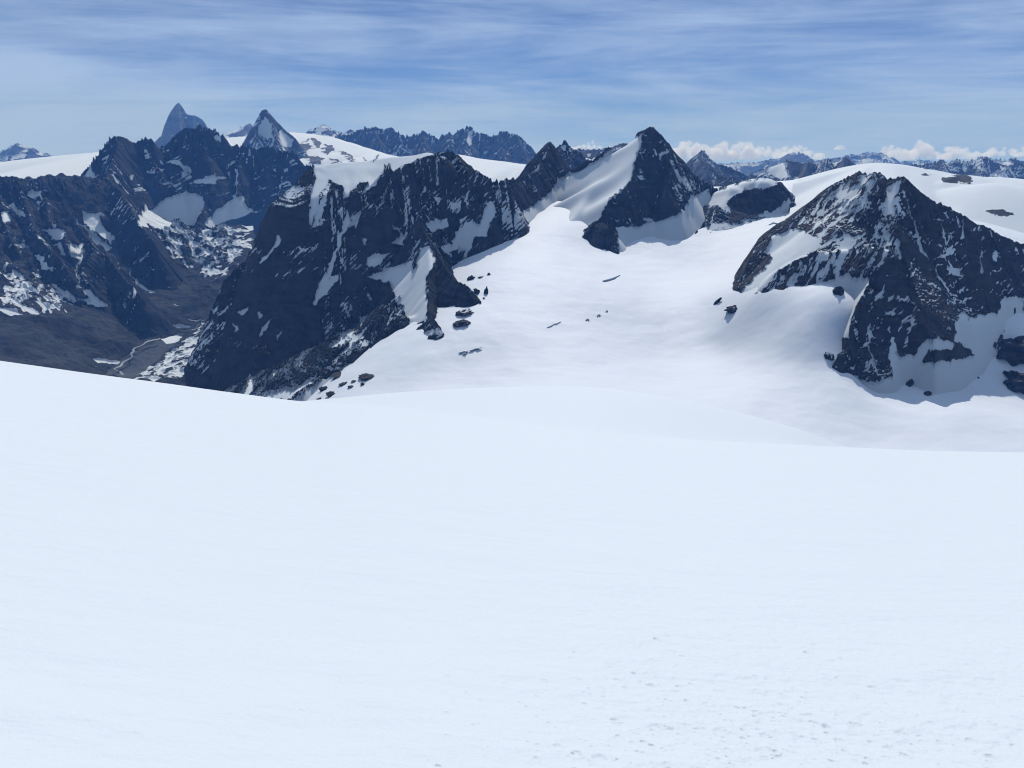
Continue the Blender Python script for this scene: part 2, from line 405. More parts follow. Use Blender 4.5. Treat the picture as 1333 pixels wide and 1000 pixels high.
def valley_material():
    t = NT('valley_scree_and_snow')
    a = t.noise(.02, 7, .65); b = t.noise(.004, 5, .6, (1, 1, 1), .8); c = t.noise(.009, 7, .65, (.5, 1.2, 1), .5)
    ground = t.mix(t.rng(b, .38, .62), (.017, .020, .025), (.046, .050, .053))
    ground = t.mix(t.m('MULTIPLY', t.rng(a, .5, .7), .5), ground, (.014, .015, .017))
    ground = t.mix(t.rng(t.attr('gravel'), .3, .7), ground, (.080, .090, .100))
    s = t.m('ADD', t.attr('snow'), t.m('MULTIPLY', t.m('SUBTRACT', t.m('ADD', t.m('MULTIPLY', c, .75), t.m('MULTIPLY', a, .25)), .5), 3.4))
    t.L.new(t.mix(t.rng(s, -.05, .10), ground, SNOW), t.b.inputs['Base Color'])
    t.b.inputs['Roughness'].default_value = .85; t.b.inputs['Specular IOR Level'].default_value = .1
    bp = t.n.new('ShaderNodeBump'); bp.inputs['Distance'].default_value = 14.0
    t.L.new(t.m('MULTIPLY', t.m('ADD', a, c), t.m('SUBTRACT', 1.05, t.rng(s, -.05, .10))), bp.inputs['Height']); t.L.new(bp.outputs[0], t.b.inputs['Normal'])
    return t.mat

# ------------------------------------------------------------------ foreground snow slope
E1 = np.array([(-400, 418), (-100, 456), (0, 470), (100, 484), (200, 497), (300, 511), (390, 523), (500, 529), (600, 541), (700, 554), (800, 564), (889, 572), (1058, 580.5), (1208, 587), (1333, 589.5), (1700, 592)], float)
E2 = np.array([(-400, 560), (200, 540), (360, 526), (390, 523), (435, 518.5), (510, 511.5), (585, 506.5), (679, 503), (740, 502.6), (791, 505.5), (860, 514.5), (889, 520.5), (945, 533), (1002, 547.5), (1039, 558), (1065, 568), (1100, 582), (1250, 620), (1700, 700)], float)
def edge_fn(E, r):
    q = np.array([ratio(*p) for p in E]); a = q[:, 0]; b = q[:, 1]
    aa = np.linspace(a[0], a[-1], 400); bb = np.interp(aa, a, b)
    k = np.hanning(17); k /= k.sum(); bb = np.convolve(np.pad(bb, 8, 'edge'), k, 'valid')
    return lambda u: np.interp(u, aa, bb)
e1, e2 = edge_fn(E1, 0), edge_fn(E2, 0)
EYE = 1.72
def slope_z(u, y):
    k = np.sqrt(1 + 0 * u); b = 2.6e-4
    a = -e1(u) - 2 * math.sqrt(EYE * b)
    z1 = -(EYE + a * y + b * y * y)
    z2 = e2(u) * y - (y - 270.0) ** 2 * 9e-4
    s = 2.5; hi = np.maximum(z1, z2)
    return np.where(y > 60, hi + s * np.log1p(np.exp(-np.abs(z1 - z2) / s)) * np.clip((y - 60) / 120, 0, 1) - 0 * hi, z1)

PITS = [(p[0], p[1], w * .85) for p, w in zip(tr('F7', '412,482 805,366 768,466 525,320 585,323 628,240 565,416 445,396 505,396 322,456 362,468 970,406 862,386 900,299 836,328 1085,234 1050,210 1025,253 922,266 1060,350 965,328 1003,326 1070,425 932,440 905,410 775,430 670,420 1042,456 737,152 628,152 466,121 118,334 90,348 82,431 425,330 470,325 1262,475 1188,367 655,300 790,398 880,440 1110,430 1075,470'),
        [13, 11, 15, 9, 6, 4.5, 7, 9, 6, 9, 10, 10, 10, 5, 6, 5, 5, 5, 5, 5, 6, 7, 12, 10, 8, 10, 8, 10, 3, 2.5, 2.5, 3, 3, 5, 6, 7, 10, 5, 5, 6, 7, 9, 9])]
for _ in range(1500):
    px = rng.normal(990, 200); py = 1015 - abs(rng.normal(0, 90))
    if py > 775: PITS.append((px, py, float(np.clip(rng.lognormal(.50, .45), 1.3, 4.5)) * (py / 900)))

def foreground():
    nu = 1300
    u = np.linspace(-.96, .96, nu)
    rows = np.linspace(1290, 600, 860)
    y = np.array([EYE / (-ratio(666.5, p)[1] - .318) if -ratio(666.5, p)[1] > .40 else 0 for p in rows]); y = y[y > 0]; y = y[np.r_[True, np.diff(y) > 0]]
    y0 = y[-1]; y = np.concatenate([y, y0 * np.exp(np.linspace(0, math.log(1500 / y0), 330))[1:]])
    y = np.concatenate([[-4, -2, -.6, .3], y]); yc_ = np.maximum(y, .8)
    t_ = np.array([.02, .06, .14, .3, .6, 1.0]); wide = .96 * yc_[:, None] + t_[None, :] * (6 + .3 * yc_[:, None])      # the slope goes on beyond the frame
    X = np.concatenate([-wide[:, ::-1], u[None, :] * yc_[:, None], wide], 1); Y = np.repeat(y[:, None], X.shape[1], 1)
    Z = slope_z(np.clip(X / yc_[:, None], -.96, .96), Y)
    # soft wind ripples
    fade = np.clip(14 / (Y + 8), 0, 1)
    Z = Z + .010 * fade * fbm(X * .8, Y * 2.0, 4, 3) + .05 * fbm(X * .05, Y * .12, 3, 5) * np.clip(Y / 40, 0, 1)
    a = .318; near = Y[:, 0] < 14
    dz = np.zeros_like(Z); PX, PY = project(X[near], Y[near], Z[near])
    for i, (px, py, w) in enumerate(PITS):
        # find the ground point on the undisturbed slope
        rr = np.linspace(.9, 14, 1200); A, B = ratio(px, py); zz = slope_z(np.full_like(rr, A), rr)
        j = int(np.argmax(zz > B * rr)); yc = rr[j]; xc = A * yc
        if j == 0: continue
        rad = w * yc / F * 1.15; q = np.random.default_rng(i)
        ang = q.uniform(-.5, .5); ca, sa = math.cos(ang), math.sin(ang); asp = q.uniform(.85, 1.35)
        r0 = np.searchsorted(y, yc - rad * 6); r1 = np.searchsorted(y, yc + rad * 6)
        if r1 - r0 < 2: continue
        dx = X[r0:r1] - xc; dy = Y[r0:r1] - yc
        ex = (dx * ca + dy * sa) ; ey = (-dx * sa + dy * ca) * asp
        ex = ex + rad * .35 * perlin(dx / rad * .9, dy / rad * .9, i % 50)
        d = np.sqrt(ex * ex + ey * ey) / rad
        pit = -np.exp(-(d / .8) ** 3) * .36 + .15 * np.exp(-((d - 1.25) / .35) ** 2)
        dz[r0:r1] += pit * rad * q.uniform(.55, 1.0) * (1.25 if i > 42 else .8)
    Z = Z + dz
    rough = np.clip((8.5 - Y) / 6, 0, 1) * np.clip((X + .6) / 1.5, 0.15, 1)
    Z = Z + rough * .005 * fbm(X * 14, Y * 14, 3, 31) + rough * .009 * np.clip(fbm(X * 5, Y * 7, 4, 33), -.3, 1)
    keep = np.ones(X.shape, bool)
    o = grid_obj('snow_slope', X, Y, Z, M_SLOPE, {}, keep); tag(o, 'smooth white foreground snow slope with small pits and clods at its lower right', 'snow slope', None, 'structure')
foreground()

# ------------------------------------------------------------------ glacier and valley sheets
XSPLIT = -.345                    # x / y of the line, hidden behind the big wall, where glacier sheet and valley sheet meet
def sheets():
    y = np.concatenate([np.linspace(1250, 4800, 620), np.linspace(4800, 6600, 90)[1:]])
    u = np.linspace(XSPLIT, 1.05, 900)
    X = u[None, :] * y[:, None]; Y = np.repeat(y[:, None], len(u), 1); Z = G(X, Y)
    amp = np.clip((Y - 1500) / 1000, 0, 1)
    def roll(X, Y): return 5 * fbm(X / 420, Y / 330, 3, 70) + .9 * fbm(X / 90, Y / 60, 3, 72)
    Z = Z + roll(X, Y)
    drop = np.clip((Y - 4900) / 1700, 0, 1) ** 2; Z = Z - 700 * drop
    o = grid_obj('glacier', X, Y, Z, M_GLACIER); tag(o, 'broad white glacier filling the basin between the rock peaks', 'glacier', None, 'structure')
    y = np.concatenate([np.linspace(1250, 3400, 60), np.linspace(3400, 7000, 800)[1:], np.linspace(7000, 9500, 60)[1:]])
    u = np.linspace(-.98, XSPLIT, 700)
    X = u[None, :] * y[:, None]; Y = np.repeat(y[:, None], len(u), 1); Z = G(X, Y) + roll(X, Y) * 1.0
    Z = Z - 1400 * np.clip((Y - 6700) / 1800, 0, 1) - 900 * np.clip((-X - 4200) / 1500, 0, 1) * np.clip((Y - 5500) / 1000, 0, 1)
    k = np.clip((XSPLIT - u[None, :]) / .05, 0, 1)
    PX, PY = project(X, Y, Z)
    sn = np.full(X.shape, -.75, np.float32); gr = np.zeros(X.shape, np.float32)
    PXj = PX + 2.2 * fbm(X / 110, Y / 110, 4, 78); PYj = PY + 1.6 * fbm(X / 110, Y / 110, 4, 79)
    stripe = .8 * fbm((X + Z * 1.2) / 120, (Y * .6 - Z) / 30, 4, 83) + .5 * fbm(X / 45, (Y - Z) / 45, 3, 84)
    for pl, val, soft in VALLEY_SNOW:
        sd_ = polysd(pl, PXj, PYj) / soft
        sn = np.maximum(sn, np.clip(sd_, -1, 1) * .5 + val - 1.0 + .75 * stripe * (sd_ > -1)) if val < 1 else np.maximum(sn, np.clip(sd_, -1, 1))
    for pl in VALLEY_GRAVEL: gr = np.maximum(gr, np.clip(polysd(pl, PXj, PYj) / 3 + .5, 0, 1))
    Z = Z + k * (1 - .8 * np.clip(sn * 2, 0, 1)) * (1 + 2.2 * np.clip((Z + 1150) / 250, 0, 1)) * (14 * ridged(X / 260, Y / 260, 5, 74, .5) + 4 * fbm(X / 60, Y / 60, 4, 76)) * (1 - .8 * gr)
    keep = np.ones(X.shape, bool)
    o = grid_obj('valley', X, Y, Z, valley_material(), {'snow': sn, 'gravel': gr}); tag(o, 'grey scree valley with snow patches below the dark rock faces', 'valley', None, 'structure')
VALLEY_SNOW = [
    (tr('M2', '0,330 100,290 160,220 240,190 340,160 420,175 470,215 480,270 440,330 470,400 560,300 640,240 700,200 760,210 800,280 840,300 900,300 940,360 880,440 800,440 700,400 600,430 520,480 430,470 350,440 250,420 150,470 60,440'), 1.02, 2.5),
    (tr('M2', '40,420 250,400 430,450 600,410 800,420 880,430 850,500 820,600 760,660 690,650 560,690 420,700 300,710 150,650 110,520'), .60, 8),
    (tr('M2', '150,620 420,640 560,600 760,600 720,700 640,780 560,800 470,800 350,760 240,690'), .62, 8),
    (tr('M2', '840,300 1000,320 980,480 860,450'), 1.02, 2),
    (tr('M1', '0,735 70,730 140,770 240,770 310,800 300,830 420,880 520,920 640,960 700,1000 520,1010 300,1000 0,1000'), .64, 6),
    (tr('R6', '0,225 60,235 130,265 200,300 260,345 270,400 170,420 90,400 0,390'), .66, 5),
    (tr('R6', '0,380 50,395 95,420 40,420 0,405'), 1.02, 1.5),
    (tr('M1', '540,385 610,420 690,510 830,605 770,620 690,570 640,480'), 1.02, 1.5),
    (tr('M1', '600,350 680,340 800,365 720,400 740,440 810,470 840,540 820,590 700,510 640,450'), 1.02, 1.5),
    (tr('M1', '820,640 880,720 870,725'), 1.02, 1), (tr('M1', '245,465 300,480 350,530 380,575 330,540'), 1.02, 1),
    (tr('M1', '300,430 455,430 460,480 430,510 380,500'), 1.02, 1), (tr('M1', '480,540 610,535 600,580 560,600 500,575'), 1.02, 1),
    (tr('M1', '490,580 560,605 610,570 600,650 560,720 580,830 550,790 545,700 580,645 500,630'), 1.02, 1),
    (tr('M1', '380,530 440,530 470,620 440,610 425,570'), 1.02, 1), (tr('M1', '240,610 300,620 330,670 400,730 300,730 280,670'), 1.02, 1),
    (tr('M1', '110,540 160,530 220,560 200,600 150,600'), 1.02, 1),
    (tr('M1', '930,700 950,780 1040,860 1140,910 1080,920 1090,905 1000,850 940,780'), 1.02, 1), (tr('M1', '960,840 990,860 975,930 955,930'), 1.02, 1),
    (tr('M1', '360,820 440,850 500,890 570,930 640,940 600,870 660,870 690,920 740,960 800,1000 700,990 560,940 430,910 380,870'), 1.02, 1.5),
    (tr('R6', '650,510 710,495 750,505 740,525 690,530'), 1.02, 1), (tr('R6', '380,600 500,610 490,620 410,620'), 1.02, 1), (tr('R6', '368,628 405,630 400,640'), 1.02, 1),
    (tr('R6', '715,375 745,380 740,390'), 1.02, 1), (tr('R6', '610,430 640,435 640,460'), 1.02, 1), (tr('R6', '720,460 790,465 780,475 720,475'), 1.0, 1),
    (tr('R6', '780,435 830,435 825,442 780,442'), 1.0, 1),
    (tr('R6', '845,450 835,520 800,640 720,690 640,700 550,690 600,640 680,590 760,520'), .68, 4),
]
VALLEY_GRAVEL = [tr('R6', '640,530 760,495 700,560 600,650 540,690 440,665 500,600 540,570')]
sheets()

# the stream in the valley floor
def stream():
    t = NT('meltwater'); t.b.inputs['Base Color'].default_value = (.33, .37, .38, 1); t.b.inputs['Roughness'].default_value = .25
    pts = tr('R6', '665,530 640,537 605,548 575,565 555,578 548,590 552,603 535,618 510,636 490,650 478,658 500,668 515,685')
    P = np.array([hit(*p) for p in pts]); s = np.linspace(0, len(P) - 1, 90)
    C = np.stack([np.interp(s, np.arange(len(P)), P[:, k]) for k in range(3)], 1)
    C[:, 0] += 6 * np.sin(s * 3.1); T = np.gradient(C, axis=0); N = np.stack([-T[:, 1], T[:, 0], 0 * s], 1); N /= np.linalg.norm(N, axis=1)[:, None]
    w = 5 + 2 * np.sin(s * 1.7)
    V = []
    for k, sgn in ((0, 1), (1, -1)): V.append(C + N * (w * sgn)[:, None])
    V = np.stack(V, 1)
    V[..., 2] = G(V[..., 0], V[..., 1]) + 34
    n = len(s); idx = np.arange(2 * n).reshape(n, 2)
    Q = np.stack([idx[:-1, 0], idx[:-1, 1], idx[1:, 1], idx[1:, 0]], -1)
    o = mesh_obj('stream', V.reshape(-1, 3), Q, t.mat); tag(o, 'pale meltwater stream winding over grey gravel in the valley floor', 'stream', None, 'structure')
stream()

# ------------------------------------------------------------------ the big dark wall in the middle left
T = tr
def collon():
    sky1 = T('R2', '575,100 600,97 640,88 700,82 760,78 800,72 850,64 900,62 950,57 990,47 1020,55 1050,53 1075,48 1100,75 1120,112 1145,130 1165,118 1200,140 1240,165 1265,152 1290,160')
    sky = dep(sky1, [3600, 3620, 3700, 3720, 3600, 3500, 3420, 3450])
    left = dep(T('R2', '575,100 550,150 500,190 440,290 400,330 380,370 330,440 290,480 255,510 225,590 190,680 165,760 150,830 120,900 90,960'), [3600, 3560, 3500, 3400, 3340, 3280])
    lip = dep(T('R2', '600,97 640,150 700,215 760,190 830,110 880,100 960,80 1050,53'), [3590, 3480, 3430, 3420, 3470, 3500])
    spurD = dep(T('R2', '1075,48 1040,130 985,230 960,300 1000,385 1030,430 1050,470 1085,510 1140,540 1150,580'), [3600, 3480, 3350, 3180, 3005, 2880, 2760, 2680, 2660])
    spurD2 = dep(T('R2', '1000,390 1005,450 990,560 1000,640 1030,685'), [2990, 2880, 2720, 2560, 2440])
    spurR = dep(T('R2', '1165,120 1200,200 1225,240 1235,300'), [3500, 3480, 3440, 3400])
    spurR2 = dep(T('R3', '330,320 345,400 355,470 385,490'), [3470, 3440, 3400, 3380])
    mid = dep(T('R2', '830,110 800,230 700,400 640,520 560,680 520,800'), [3520, 3440, 3330, 3240, 3130, 3060])
    mid2 = dep(T('R2', '1000,60 930,200 870,330 800,440 700,600 640,740'), [3580, 3440, 3320, 3220, 3050, 2920])
    lowE = dep(T('R2', '985,640 900,640 830,600 800,680 730,740 660,800 600,860 540,900 480,945 430,980'), [2640, 2660, 2700, 2560, 2460, 2380, 2330, 2300])
    rd = [ridge(sky[:11], .56, .75, .5, 42, foot=(235, 1.9), e=1.75), ridge(sky[10:], 1.75, .75, 14, 42, e=4), ridge(left, 1.9, 1.5, 10, 50), ridge(lip, 1.75, 1.2, 7, 40), ridge(spurD, 1.5, 1.5, 9, 40), ridge(spurD2, 1.1, 1.5, 6, 30),
          ridge(spurR, 1.7, 1.9, 8, 40), ridge(spurR2, 1.6, 2.4, 6, 30, e=4), ridge(mid, 1.75, 1.5, 8, 40), ridge(mid2, 1.75, 1.6, 8, 40), ridge(lowE, .75, .9, 6, 30, foot=(120, .5))]
    on = [T('R2', '575,100 640,84 720,78 800,72 850,58 900,58 950,52 990,42 1015,55 960,75 900,100 870,120 840,90 830,120 800,170 760,200 775,160 740,165 690,220 680,170 640,150 600,200 590,260 560,320 570,200 590,140'),
          T('R2', '590,250 640,160 620,240 600,300 640,290 560,330 580,290'), T('R2', '870,120 850,170 800,280 790,285 830,200'), T('R2', '700,250 710,300 680,360 660,440 620,540 580,610 570,600 600,520 650,420 680,330'),
          T('R2', '640,500 680,490 620,570 590,585'), T('R2', '980,300 1060,290 1065,320 1010,340'), T('R2', '1010,215 1045,210 1030,240'), T('R2', '1070,220 1090,240 1095,265 1080,250'),
          T('R2', '1125,200 1140,180 1135,260'), T('R2', '1180,310 1200,230 1225,225 1240,270 1215,300 1210,360 1160,350 1140,410 1100,395 1060,415 1030,390 1080,380 1090,340 1130,300'),
          T('R2', '780,420 860,410 800,460 770,455'), T('R2', '860,375 900,335 905,390'), T('R2', '770,500 930,440 940,480 920,560 870,570 850,520'),
          T('R2', '960,400 1000,385 1020,440 985,500 990,580 985,660 930,670 900,610 870,585 920,540'), T('R2', '780,680 700,760 640,830 660,800 720,720'),
          T('R2', '450,345 465,360 400,445 375,455 430,390'), T('R2', '430,835 480,825 430,860'), T('R2', '345,850 365,880 345,930 315,930'), T('R2', '480,945 380,930 420,910 520,890 600,850 560,890'),
          T('R2', '620,745 690,710 690,740 640,755'), T('R2', '745,640 770,630 750,690'), T('R2', '350,600 320,640 300,630'), T('R2', '285,665 310,690 295,705'), T('R2', '375,620 400,640 380,655'),
          T('R2', '440,640 400,690 385,720 390,680'), T('R2', '470,690 450,735 445,710'), T('R2', '860,310 900,320 870,330'), T('R2', '745,350 775,360 765,390'), T('R2', '520,390 550,395 530,403'),
          T('R2', '500,945 620,870 700,820 840,750 900,740 700,900 560,960'), T('R2', '820,730 1020,690 1010,710 850,760')]
    off = [T('R2', '990,400 1005,385 1060,475 1140,540 1140,570 1100,590 1060,650 1010,690 985,640 995,560 990,500 1015,430')]
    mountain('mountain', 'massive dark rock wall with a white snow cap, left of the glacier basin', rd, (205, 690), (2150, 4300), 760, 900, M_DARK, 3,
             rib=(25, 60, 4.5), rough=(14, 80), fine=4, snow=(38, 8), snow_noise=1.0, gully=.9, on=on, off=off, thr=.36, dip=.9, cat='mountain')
collon()

# ------------------------------------------------------------------ the pyramid on the right
def petit():
    sky = dep(T('M6', '35,930 100,760 130,722 175,715 210,650 250,600 340,550 420,460 500,390 560,335 640,265 700,215 760,190 830,165 880,130 940,150 990,125 1030,140 1060,175 1085,198 1105,178 1140,190 1170,165 1200,160 1225,190 1260,220 1300,265'),
              [2720, 2760, 2800, 2830, 2850, 2850, 2820, 2780, 2720, 2640, 2580])
    sky += dep(T('R4', '1010,310 1040,320 1100,350 1150,385 1190,400 1240,425 1290,450 1333,465 1480,520'), [2580, 2600, 2620, 2640])
    spur = dep(T('R4', '890,215 872,300 878,400 850,480 800,560 772,600 745,660 715,740 705,800 695,850 645,880 612,850'), [2600, 2540, 2470, 2400, 2335, 2285, 2240, 2190, 2160, 2125, 2115])
    rib1 = dep(T('R4', '850,480 780,470 700,485 620,490 560,500 500,520 440,560 385,615'), [2370, 2410, 2460, 2480, 2500, 2510, 2515, 2515])
    rib2 = dep(T('R4', '800,205 740,280 680,350 640,400 600,440'), [2660, 2660, 2650, 2640, 2640])
    r3 = dep(T('R4', '930,250 960,400 990,560 960,700 900,800 840,880 800,940'), [2600, 2490, 2390, 2320, 2270, 2230, 2210])
    r4 = dep(T('R4', '1100,350 1120,480 1140,620 1100,780'), [2610, 2530, 2450, 2370])
    r5 = dep(T('R4', '1290,450 1310,560 1330,700'), [2640, 2560, 2460])
    r6 = dep(T('R4', '1000,800 1060,830 1140,830'), [2290, 2290, 2310])
    rd = [ridge(sky[:20], .80, .9, 7, 34, e=1.4), ridge(sky[19:], 1.5, .9, 7, 60), ridge(spur, .85, 1.75, 7, 30, e=1.5), ridge(rib1, .4, 1.3, 6, 30, e=1.3), ridge(rib2, .8, .85, 6, 30, e=1.1),
          ridge(r3, 1.7, 1.5, 9, 35, e=2), ridge(r4, 1.6, 1.4, 9, 35, e=2), ridge(r5, 1.6, 1.4, 8, 35, e=2), ridge(r6, 1.5, 1.5, 6, 25)]
    on = [T('M6', '600,660 700,600 740,620 640,670 480,745 390,795 300,835 170,1000 -30,1040 150,860 300,740 450,680'), T('R4', '400,490 430,430 520,405 600,450 600,470 520,520 440,550 400,540 430,510'), T('M6', '500,570 860,280 880,290 620,490 510,590'), T('M6', '560,590 880,360 890,375 640,560 600,640'),
          T('M6', '860,190 950,140 930,200 880,225'), T('M6', '1190,170 1170,270 1080,370 1000,440 1060,340 1110,250'), T('R4', '640,660 660,520 690,420 720,440 680,540'),
          T('R4', '620,600 700,560 720,580 770,580 778,600 740,660 710,740 700,800 620,800 500,700 540,620'), T('R4', '905,280 950,420 990,520 960,490 945,430'), T('R4', '1030,400 1050,520 1090,580 1060,550'), 
          T('R4', '1115,380 1120,440 1105,450'), T('R4', '1060,510 1110,580 1080,580'), T('R4', '1180,460 1190,570 1175,560'), T('R4', '1010,550 1090,660 1050,620'), T('R4', '1040,380 1065,480 1045,440'),
          T('M7', '370,330 400,325 400,410 440,460 540,450 600,380 640,330 700,330 830,360 820,420 650,410 600,500 850,490 980,450 900,380 830,340 840,220 880,140 940,180 1140,150 1190,30 1333,30 1333,200 1200,280 1100,400 1200,470 1333,470 1333,1000 0,700 60,600 200,640 290,640 390,600 350,440'),
          T('M7', '215,200 228,300 215,380 240,490 285,600 270,600 225,480 205,370'), T('M7', '350,210 375,330 360,300')]
    off = [T('M7', '600,480 640,400 700,420 800,430 830,380 920,340 980,390 970,460 850,470 860,520 720,520')]
    mountain('mountain', 'pyramid of brown rock streaked with snow, at the right edge above the glacier', rd, (900, 1440), (1750, 3300), 820, 860, M_PETIT, 5,
             outline=T('R4', '300,620 400,400 600,200 780,80 1000,80 1200,200 1333,300 1700,400') + T('M7', '1600,80 1333,40 1190,30 1140,150 1000,200 900,190 850,230 850,340 700,330 640,340 590,400 540,460 460,475 400,430 390,600 290,650 190,640 100,600 0,590 -10,450 70,400 60,270 120,130 160,0') + T('R4', '740,660 782,590 760,572 700,570 640,575 600,592 530,622 480,662 380,632 320,625'),
             rib=(10, 44, 4.5), rough=(9, 60), fine=3.2, snow=(34, 8), snow_noise=.8, gully=.8, grain=((1115, 250, 2690), (1045, 312, 2540), .9), on=on, off=off, thr=.70,
             dust=[(T('M6', '420,470 640,270 860,130 1000,130 1200,165 1170,300 1200,560 1180,800 950,900 700,880 300,1000 150,960 300,800 480,740 700,640 500,600'), .75), (T('M7', '60,270 160,0 300,200 200,500 0,450'), .25)])
petit()

# ------------------------------------------------------------------ the steep peak in the centre
def eveque():
    sky = dep(T('K3', '330,500 440,440 540,375 600,330 660,282 700,243 740,220 790,216 800,205 830,170 860,145 890,125 910,140 940,165 965,190 990,225 1010,260 1030,310 1045,345 1080,365 1110,385 1150,410 1200,450 1250,482 1300,500'),
              [4150, 4150, 4120, 4080, 4020, 3950, 3900, 3900, 3930, 3980, 4000, 4000])
    div = dep(T('K3', '890,125 855,150 832,230 792,330 780,420 725,500 670,545'), [3915, 3890, 3840, 3760, 3690, 3610, 3550]) + dep(T('R3', '790,480 740,480 715,520'), [3480, 3440, 3420])
    rb = dep(T('K3', '965,190 980,300 1000,420 990,520'), [3910, 3830, 3740, 3650])
    rc = dep(T('K3', '1045,345 1080,420 1090,520'), [3950, 3870, 3780])
    knob = dep(T('R3', '720,500 760,478 800,480 830,520'), [3440, 3440, 3440, 3400])
    rd = [ridge(sky[:6], .52, .8, .8, 40, foot=(480, .48), e=1.6), ridge(sky[5:], 1.6, .8, 9, 40), ridge(div, .5, 1.6, 5, 34, e=1.5), ridge(rb, 1.6, 1.5, 7, 40), ridge(rc, 1.5, 1.4, 6, 40), ridge(knob, 1.2, 1.0, 6, 30)]
    on = [[(686, 262), (740, 222), (806, 238), (796, 252), (782, 282), (760, 300), (752, 325), (690, 330)], T('K3', '200,571 330,430 440,400 540,330 600,285 660,235 700,200 740,178 800,160 832,215 792,330 780,420 725,500 670,545 600,571'), T('K3', '940,290 1000,255 1005,270 960,300 960,325 940,310'), T('K3', '925,215 960,200 960,220'),
          T('K3', '790,215 850,150 830,215'), T('R3', '830,495 920,490 960,472 1010,466 1080,440 1110,425 1140,370 1215,335 1230,420 1150,540 1000,620 850,610'), T('K3', '1035,350 1060,370 1050,380')]
    off = [T('R3', '700,510 745,475 800,475 835,520 820,580 750,560 715,538'), T('K3', '730,290 760,265 800,240 790,260 770,290 740,300'), T('K3', '650,505 720,480 700,500 670,540')]
    mountain('mountain', 'steep dark rock peak with a white snow flank on its left, on the central skyline', rd, (690, 960), (3250, 4700), 480, 560, M_DARK, 8,
             rib=(22, 50, 4.5), rough=(14, 70), fine=3.5, snow=(40, 7), snow_noise=.8, gully=.8, soft_r=10, on=on, off=off, thr=.52, dip=-.3,
             dust=[(T('K3', '940,200 1010,250 1050,345 1200,450 1250,480 1150,560 940,560 1000,450 960,330'), .5)])
eveque()

def nunatak():
    top = dep(T('K4', '150,560 290,472 400,442 500,412 560,392 620,382 680,387 715,402 745,425 775,452 800,482'), [4150, 4100, 4020, 3960, 3930, 3900, 3880])
    edge = dep(T('K4', '435,515 480,482 570,462 650,460 700,440 730,415 800,482'), [3830, 3850, 3860, 3860, 3860, 3870, 3850])
    rd = [ridge(top[:4], .26, .6, 1, 60, cap=60, foot=(160, .6), e=.5), ridge(top[3:], .24, .9, 2, 60, foot=(80, 1.9), e=1.2), ridge(edge, 1.9, 1.0, 5, 30)]
    on = [T('K4', '150,560 290,470 400,440 500,410 560,390 620,380 680,385 715,400 725,412 700,442 650,458 570,458 480,478 435,512 400,560'), T('R4', '280,395 400,370 450,335 490,300 490,340 420,400 300,410')]
    off = [T('R4', '275,385 280,340 300,290 330,272 400,270 440,258 460,240 488,285 450,325 400,348 330,372')]
    mountain('mountain', 'low rock outcrop under a rounded snow dome, right of the central peak', rd, (880, 1035), (3550, 4500), 300, 340, M_PETIT, 12, rib=(14, 40, 4), rough=(8, 60), fine=3, snow=(42, 6), on=on, off=off, gully=.4, skirt=6, thr=.7)
nunatak()

# ------------------------------------------------------------------ jagged ridges between the big wall and the central peak
def pinnacles():
    sky = dep(T('K3', '-30,480 0,460 30,455 60,462 90,465 130,420 150,380 190,340 215,300 240,250 260,214 280,230 300,246 315,290 335,340 345,385 360,420'), [3500, 3650, 3800, 4000, 4150, 4250, 4300, 4320])
    sp1 = dep(T('R3', '560,150 600,200 595,260 560,340 500,390'), [4270, 4200, 4120, 4020, 3930])
    sp2 = dep(T('R3', '475,280 470,340 450,400'), [4050, 3950, 3850])
    rd = [ridge(sky, 1.6, 1.1, 14, 40), ridge(sp1, 1.4, 1.7, 6, 30), ridge(sp2, 1.5, 1.5, 6, 30)]
    on = [T('K3', '100,465 150,410 205,345 200,375 140,425'), T('K3', '215,305 240,270 240,300 225,320'), T('R3', '385,425 440,430 500,400 560,345 610,260 640,270 600,380 500,470 400,480')]
    mountain('mountain', 'sharp dark pinnacle ridge with thin snow edge between big wall and central peak', rd, (645, 745), (3500, 4900), 260, 420, M_DARK, 15, rib=(20, 50, 4), rough=(13, 70), snow=(40, 7), on=on, skirt=20, thr=.5)
    sky = dep(T('K3', '270,300 305,248 335,233 360,217 385,235 410,250 420,262 445,275 470,288 520,300 545,330 580,360 620,420'), 6300, 6100)
    sp = dep(T('K3', '360,217 375,280 390,340 400,420'), 6300, 5900)
    rd = [ridge(sky, 1.2, .9, 10, 60), ridge(sp, 1.2, 1.2, 9, 50)]
    mountain('mountain', 'dark double topped peak with snow patches, behind the pinnacle ridge', rd, (700, 800), (5300, 6900), 200, 240, M_LEFT, 17, rib=(20, 80, 4), rough=(12, 110), snow=(40, 7), base=-520,
             on=[T('K3', '455,285 530,285 555,300 540,310 550,335 500,320'), T('K3', '330,250 360,225 370,270 345,260'), T('K3', '330,370 400,415 450,400 520,385 480,430 400,465 340,420')])
    sky = dep(T('K3', '380,270 445,250 480,256 520,259 560,258 610,246 650,252 665,240 690,232 720,218 740,226 790,260 860,300'), 9000, 8700)
    mountain('mountain', 'low dark far ridge behind the snow flank of the central peak', [ridge(sky, .8, .7, 14, 80)], (725, 860), (7800, 9600), 200, 160, M_FAR, 19, rib=(26, 120, 4), rough=(18, 150), snow=(36, 8), base=-700)
pinnacles()

